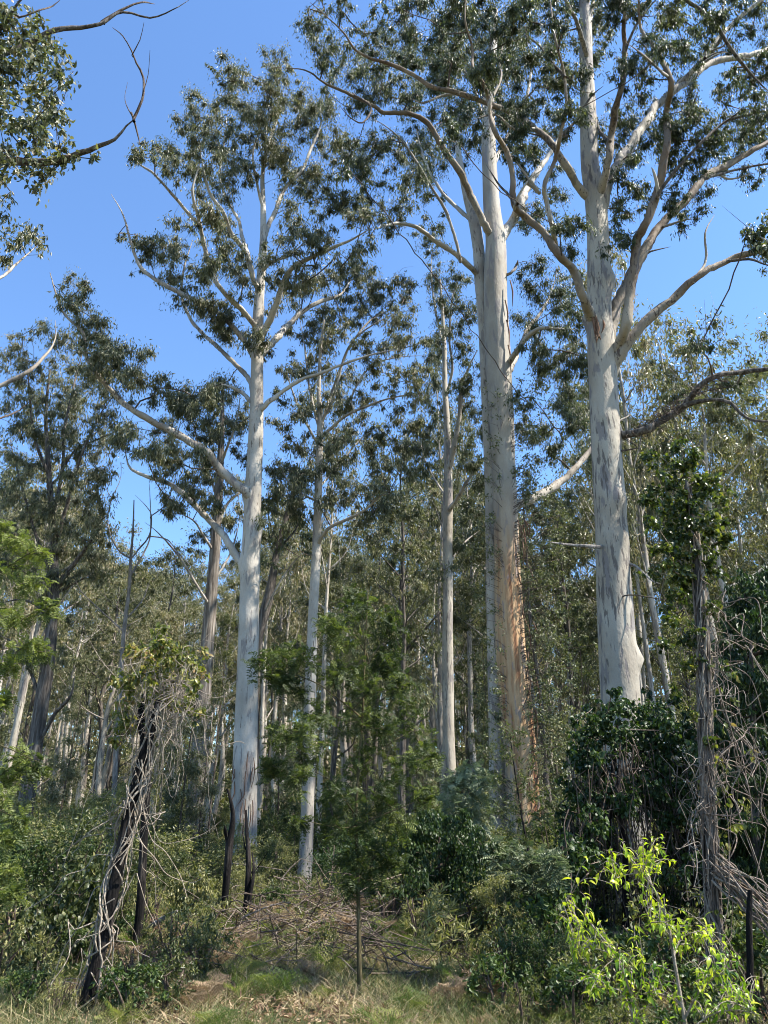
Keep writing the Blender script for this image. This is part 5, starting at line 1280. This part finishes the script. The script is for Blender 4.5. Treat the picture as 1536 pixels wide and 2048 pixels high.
for px, Y, k, s in [(30, 11.5, 0, .36), (230, 12.5, 3, .28), (330, 11.6, 6, .25), (780, 12.0, 0, .34), (840, 10.8, 3, .25), (950, 11.2, 0, .36), (1010, 9.6, 0, .3), (1100, 10.2, 2, .42), (1130, 8.2, 2, .28), (1190, 8.6, 0, .33), (1250, 9.0, 2, .35), (1310, 9.5, 0, .4), (1370, 8.0, 2, .3), (1450, 9.5, 0, .45), (1500, 8.8, 2, .4), (1040, 8.0, 3, .16), (960, 9.0, 2, .2), (650, 12.4, 3, .22), (560, 12.8, 0, .22), (500, 13.5, 3, .26), (1220, 7.4, 0, .2), (1420, 7.5, 0, .22), (1330, 7.4, 2, .2), (90, 9.2, 3, .22), (10, 9.0, 0, .3), (600, 14.5, 0, .3), (680, 15.2, 3, .28), (460, 15, 0, .35), (745, 10.8, 2, .16), (470, 17.2, 3, .5), (520, 17.5, 0, .5), (430, 17.0, 0, .5), (555, 18.3, 3, .4), (500, 16.0, 0, .3), (590, 18.0, 0, .22), (640, 18.4, 3, .22), (400, 10.8, 3, .15)]:
    x = at(px, 1850, Y)[0]
    if s < .5 and Y < 13: put(SH, SHu, {0: 4, 2: 5, 3: 7, 6: 6}[k], x, Y, s * 3.4)
    else: put(SH, SHu, k, x, Y, s)
for _ in range(120):
    Y = rf.uniform(7.4, 14); px = rf.uniform(0, 1536)
    if 430 < px < 900 and (rf.random() < .5 or Y < 10): continue
    put(SH, SHu, int(rf.choice([4, 5, 6, 7], p=[.34, .2, .2, .26])), at(px, 1900, Y)[0], Y, rf.uniform(.4, .95))
for _ in range(75):
    Y = rf.uniform(7.2, 14); px = rf.uniform(0, 1536)
    put(FF, fu, int(rf.choice(3, p=[.3, .25, .45])), at(px, 1900, Y)[0], Y, rf.uniform(.35, .75))
for _ in range(110):
    put(FF, fu, 2 if rf.random() < .85 else 0, rf.normal() * 1.8 - .6, rf.uniform(10.8, 14), rf.uniform(.4, .8))
for px, Y, k, s, lb in [(1000, 13.5, 2, .55, 'low dark shrub in front of the twin-stemmed gum'), (760, 13.2, 2, .6, 'dark bush behind the wattle sapling stem, right of it'), (830, 15.5, 0, .75, 'olive bush left of the dense dark shrub'), (700, 16.0, 2, .7, 'dark spreading bush behind the wattle sapling stem'), (320, 14.0, 0, .6, 'olive bush behind the tilted dead branch'), (60, 13.0, 2, .8, 'dark bush in the left distance beyond the round-leaved shrub'), (1080, 12.0, 3, .4, 'thin light shrub right of the silver wattle'), (1000, 10.5, 3, .33, 'small light shrub below the silver wattle'), (1060, 9.3, 2, .33, 'small dark shrub low at the centre right'), (1150, 9.0, 0, .3, 'small olive shrub left of the young yellow-green tree')]:
    x = at(px, 1800, Y)[0]; put(SH, SHu, k, x, Y, s, label=lb)

# ------------------------------------------------------------------ what sets each repeat apart
MARKS = [(-400, 'by the left edge'), (20, 'behind the dark many-limbed tree'), (170, 'around the bare spar'), (290, 'left of the tallest white gum'), (450, 'behind the tallest white gum'), (540, 'left of the knot-hole gum'), (600, 'behind the knot-hole gum'), (665, 'behind the wattle sapling'), (780, 'left of the forked gum'), (870, 'behind the forked gum'), (935, 'left of the twin-stemmed gum'), (985, 'behind the twin-stemmed gum'), (1080, 'left of the thick mottled gum'), (1200, 'behind the thick mottled gum'), (1275, 'right of the thick mottled gum'), (1360, 'behind the creeper column'), (1440, 'by the right edge')]
ORD = ['nearest', 'second nearest', 'third nearest', 'fourth nearest', 'fifth nearest', 'sixth nearest', 'seventh nearest', 'eighth nearest', 'ninth nearest', 'tenth nearest', 'eleventh nearest', 'twelfth nearest', 'thirteenth nearest', 'fourteenth nearest', 'fifteenth nearest', 'sixteenth nearest', 'seventeenth nearest', 'eighteenth nearest', 'nineteenth nearest', 'twentieth nearest', 'farthest but two', 'farthest but one', 'farthest']
SHORT = {'slender pale gum': 'slender pale gum', 'white-trunked': 'white-trunked open-crowned gum', 'brown-trunked': 'brown-trunked dark-crowned tree', 'thin grey': 'thin grey sparse-crowned gum', 'forest gum with brownish': 'brownish-leaved forest gum', 'mottled grey': 'mottled broad-crowned gum', 'forest gum leafy': 'low-branching leafy gum', 'rounded olive': 'rounded olive shrub', 'feathery green wattle bush': 'feathery wattle bush', 'dense dark green': 'dense dark shrub', 'light green upright': 'light upright shrub', 'small olive': 'small olive-leaved plant', 'small dark broad': 'small dark broad-leaved plant', 'small dry': 'small dry brown plant', 'upright narrow': 'upright narrow-leaved plant', 'thin leafy gum sapling': 'leafy gum sapling', 'wispy pale gum': 'wispy pale sapling', 'green bracken': 'green bracken fern', 'lighter bracken': 'long-fronded bracken fern', 'dead brown bracken': 'dead brown bracken fern'}
buck = {}
for o in list(SC.objects):
    if o.parent is None and o.get('group') and o.get('label'):
        k = next((v for q, v in SHORT.items() if o['label'].startswith(q)), None)
        if k is None: continue
        x, y, z = o.location; px = float(proj(np.array([x, y, z + (6 if o['category'] == 'tree' else 1)]))[0])
        mk = [m for a, m in MARKS if px >= a] or [MARKS[0][1]]
        if o['category'] == 'tree': dp = 'front of the wood' if y < 48 else ('middle of the wood' if y < 80 else 'deep in the wood')
        elif o['category'] == 'fern': dp = 'on the clearing floor'
        else: dp = 'at the clearing edge' if y < 22 else ('among the first trees' if y < 36 else 'far among the trees')
        buck.setdefault((k, dp, mk[-1]), []).append((y, o))
for (k, dp, mk), lst in buck.items():
    lst.sort(key=lambda t: t[0])
    for i, (y, o) in enumerate(lst):
        o['label'] = k + ' ' + dp + ' ' + mk + ((', ' + ORD[min(i, 22)]) if len(lst) > 1 else '')
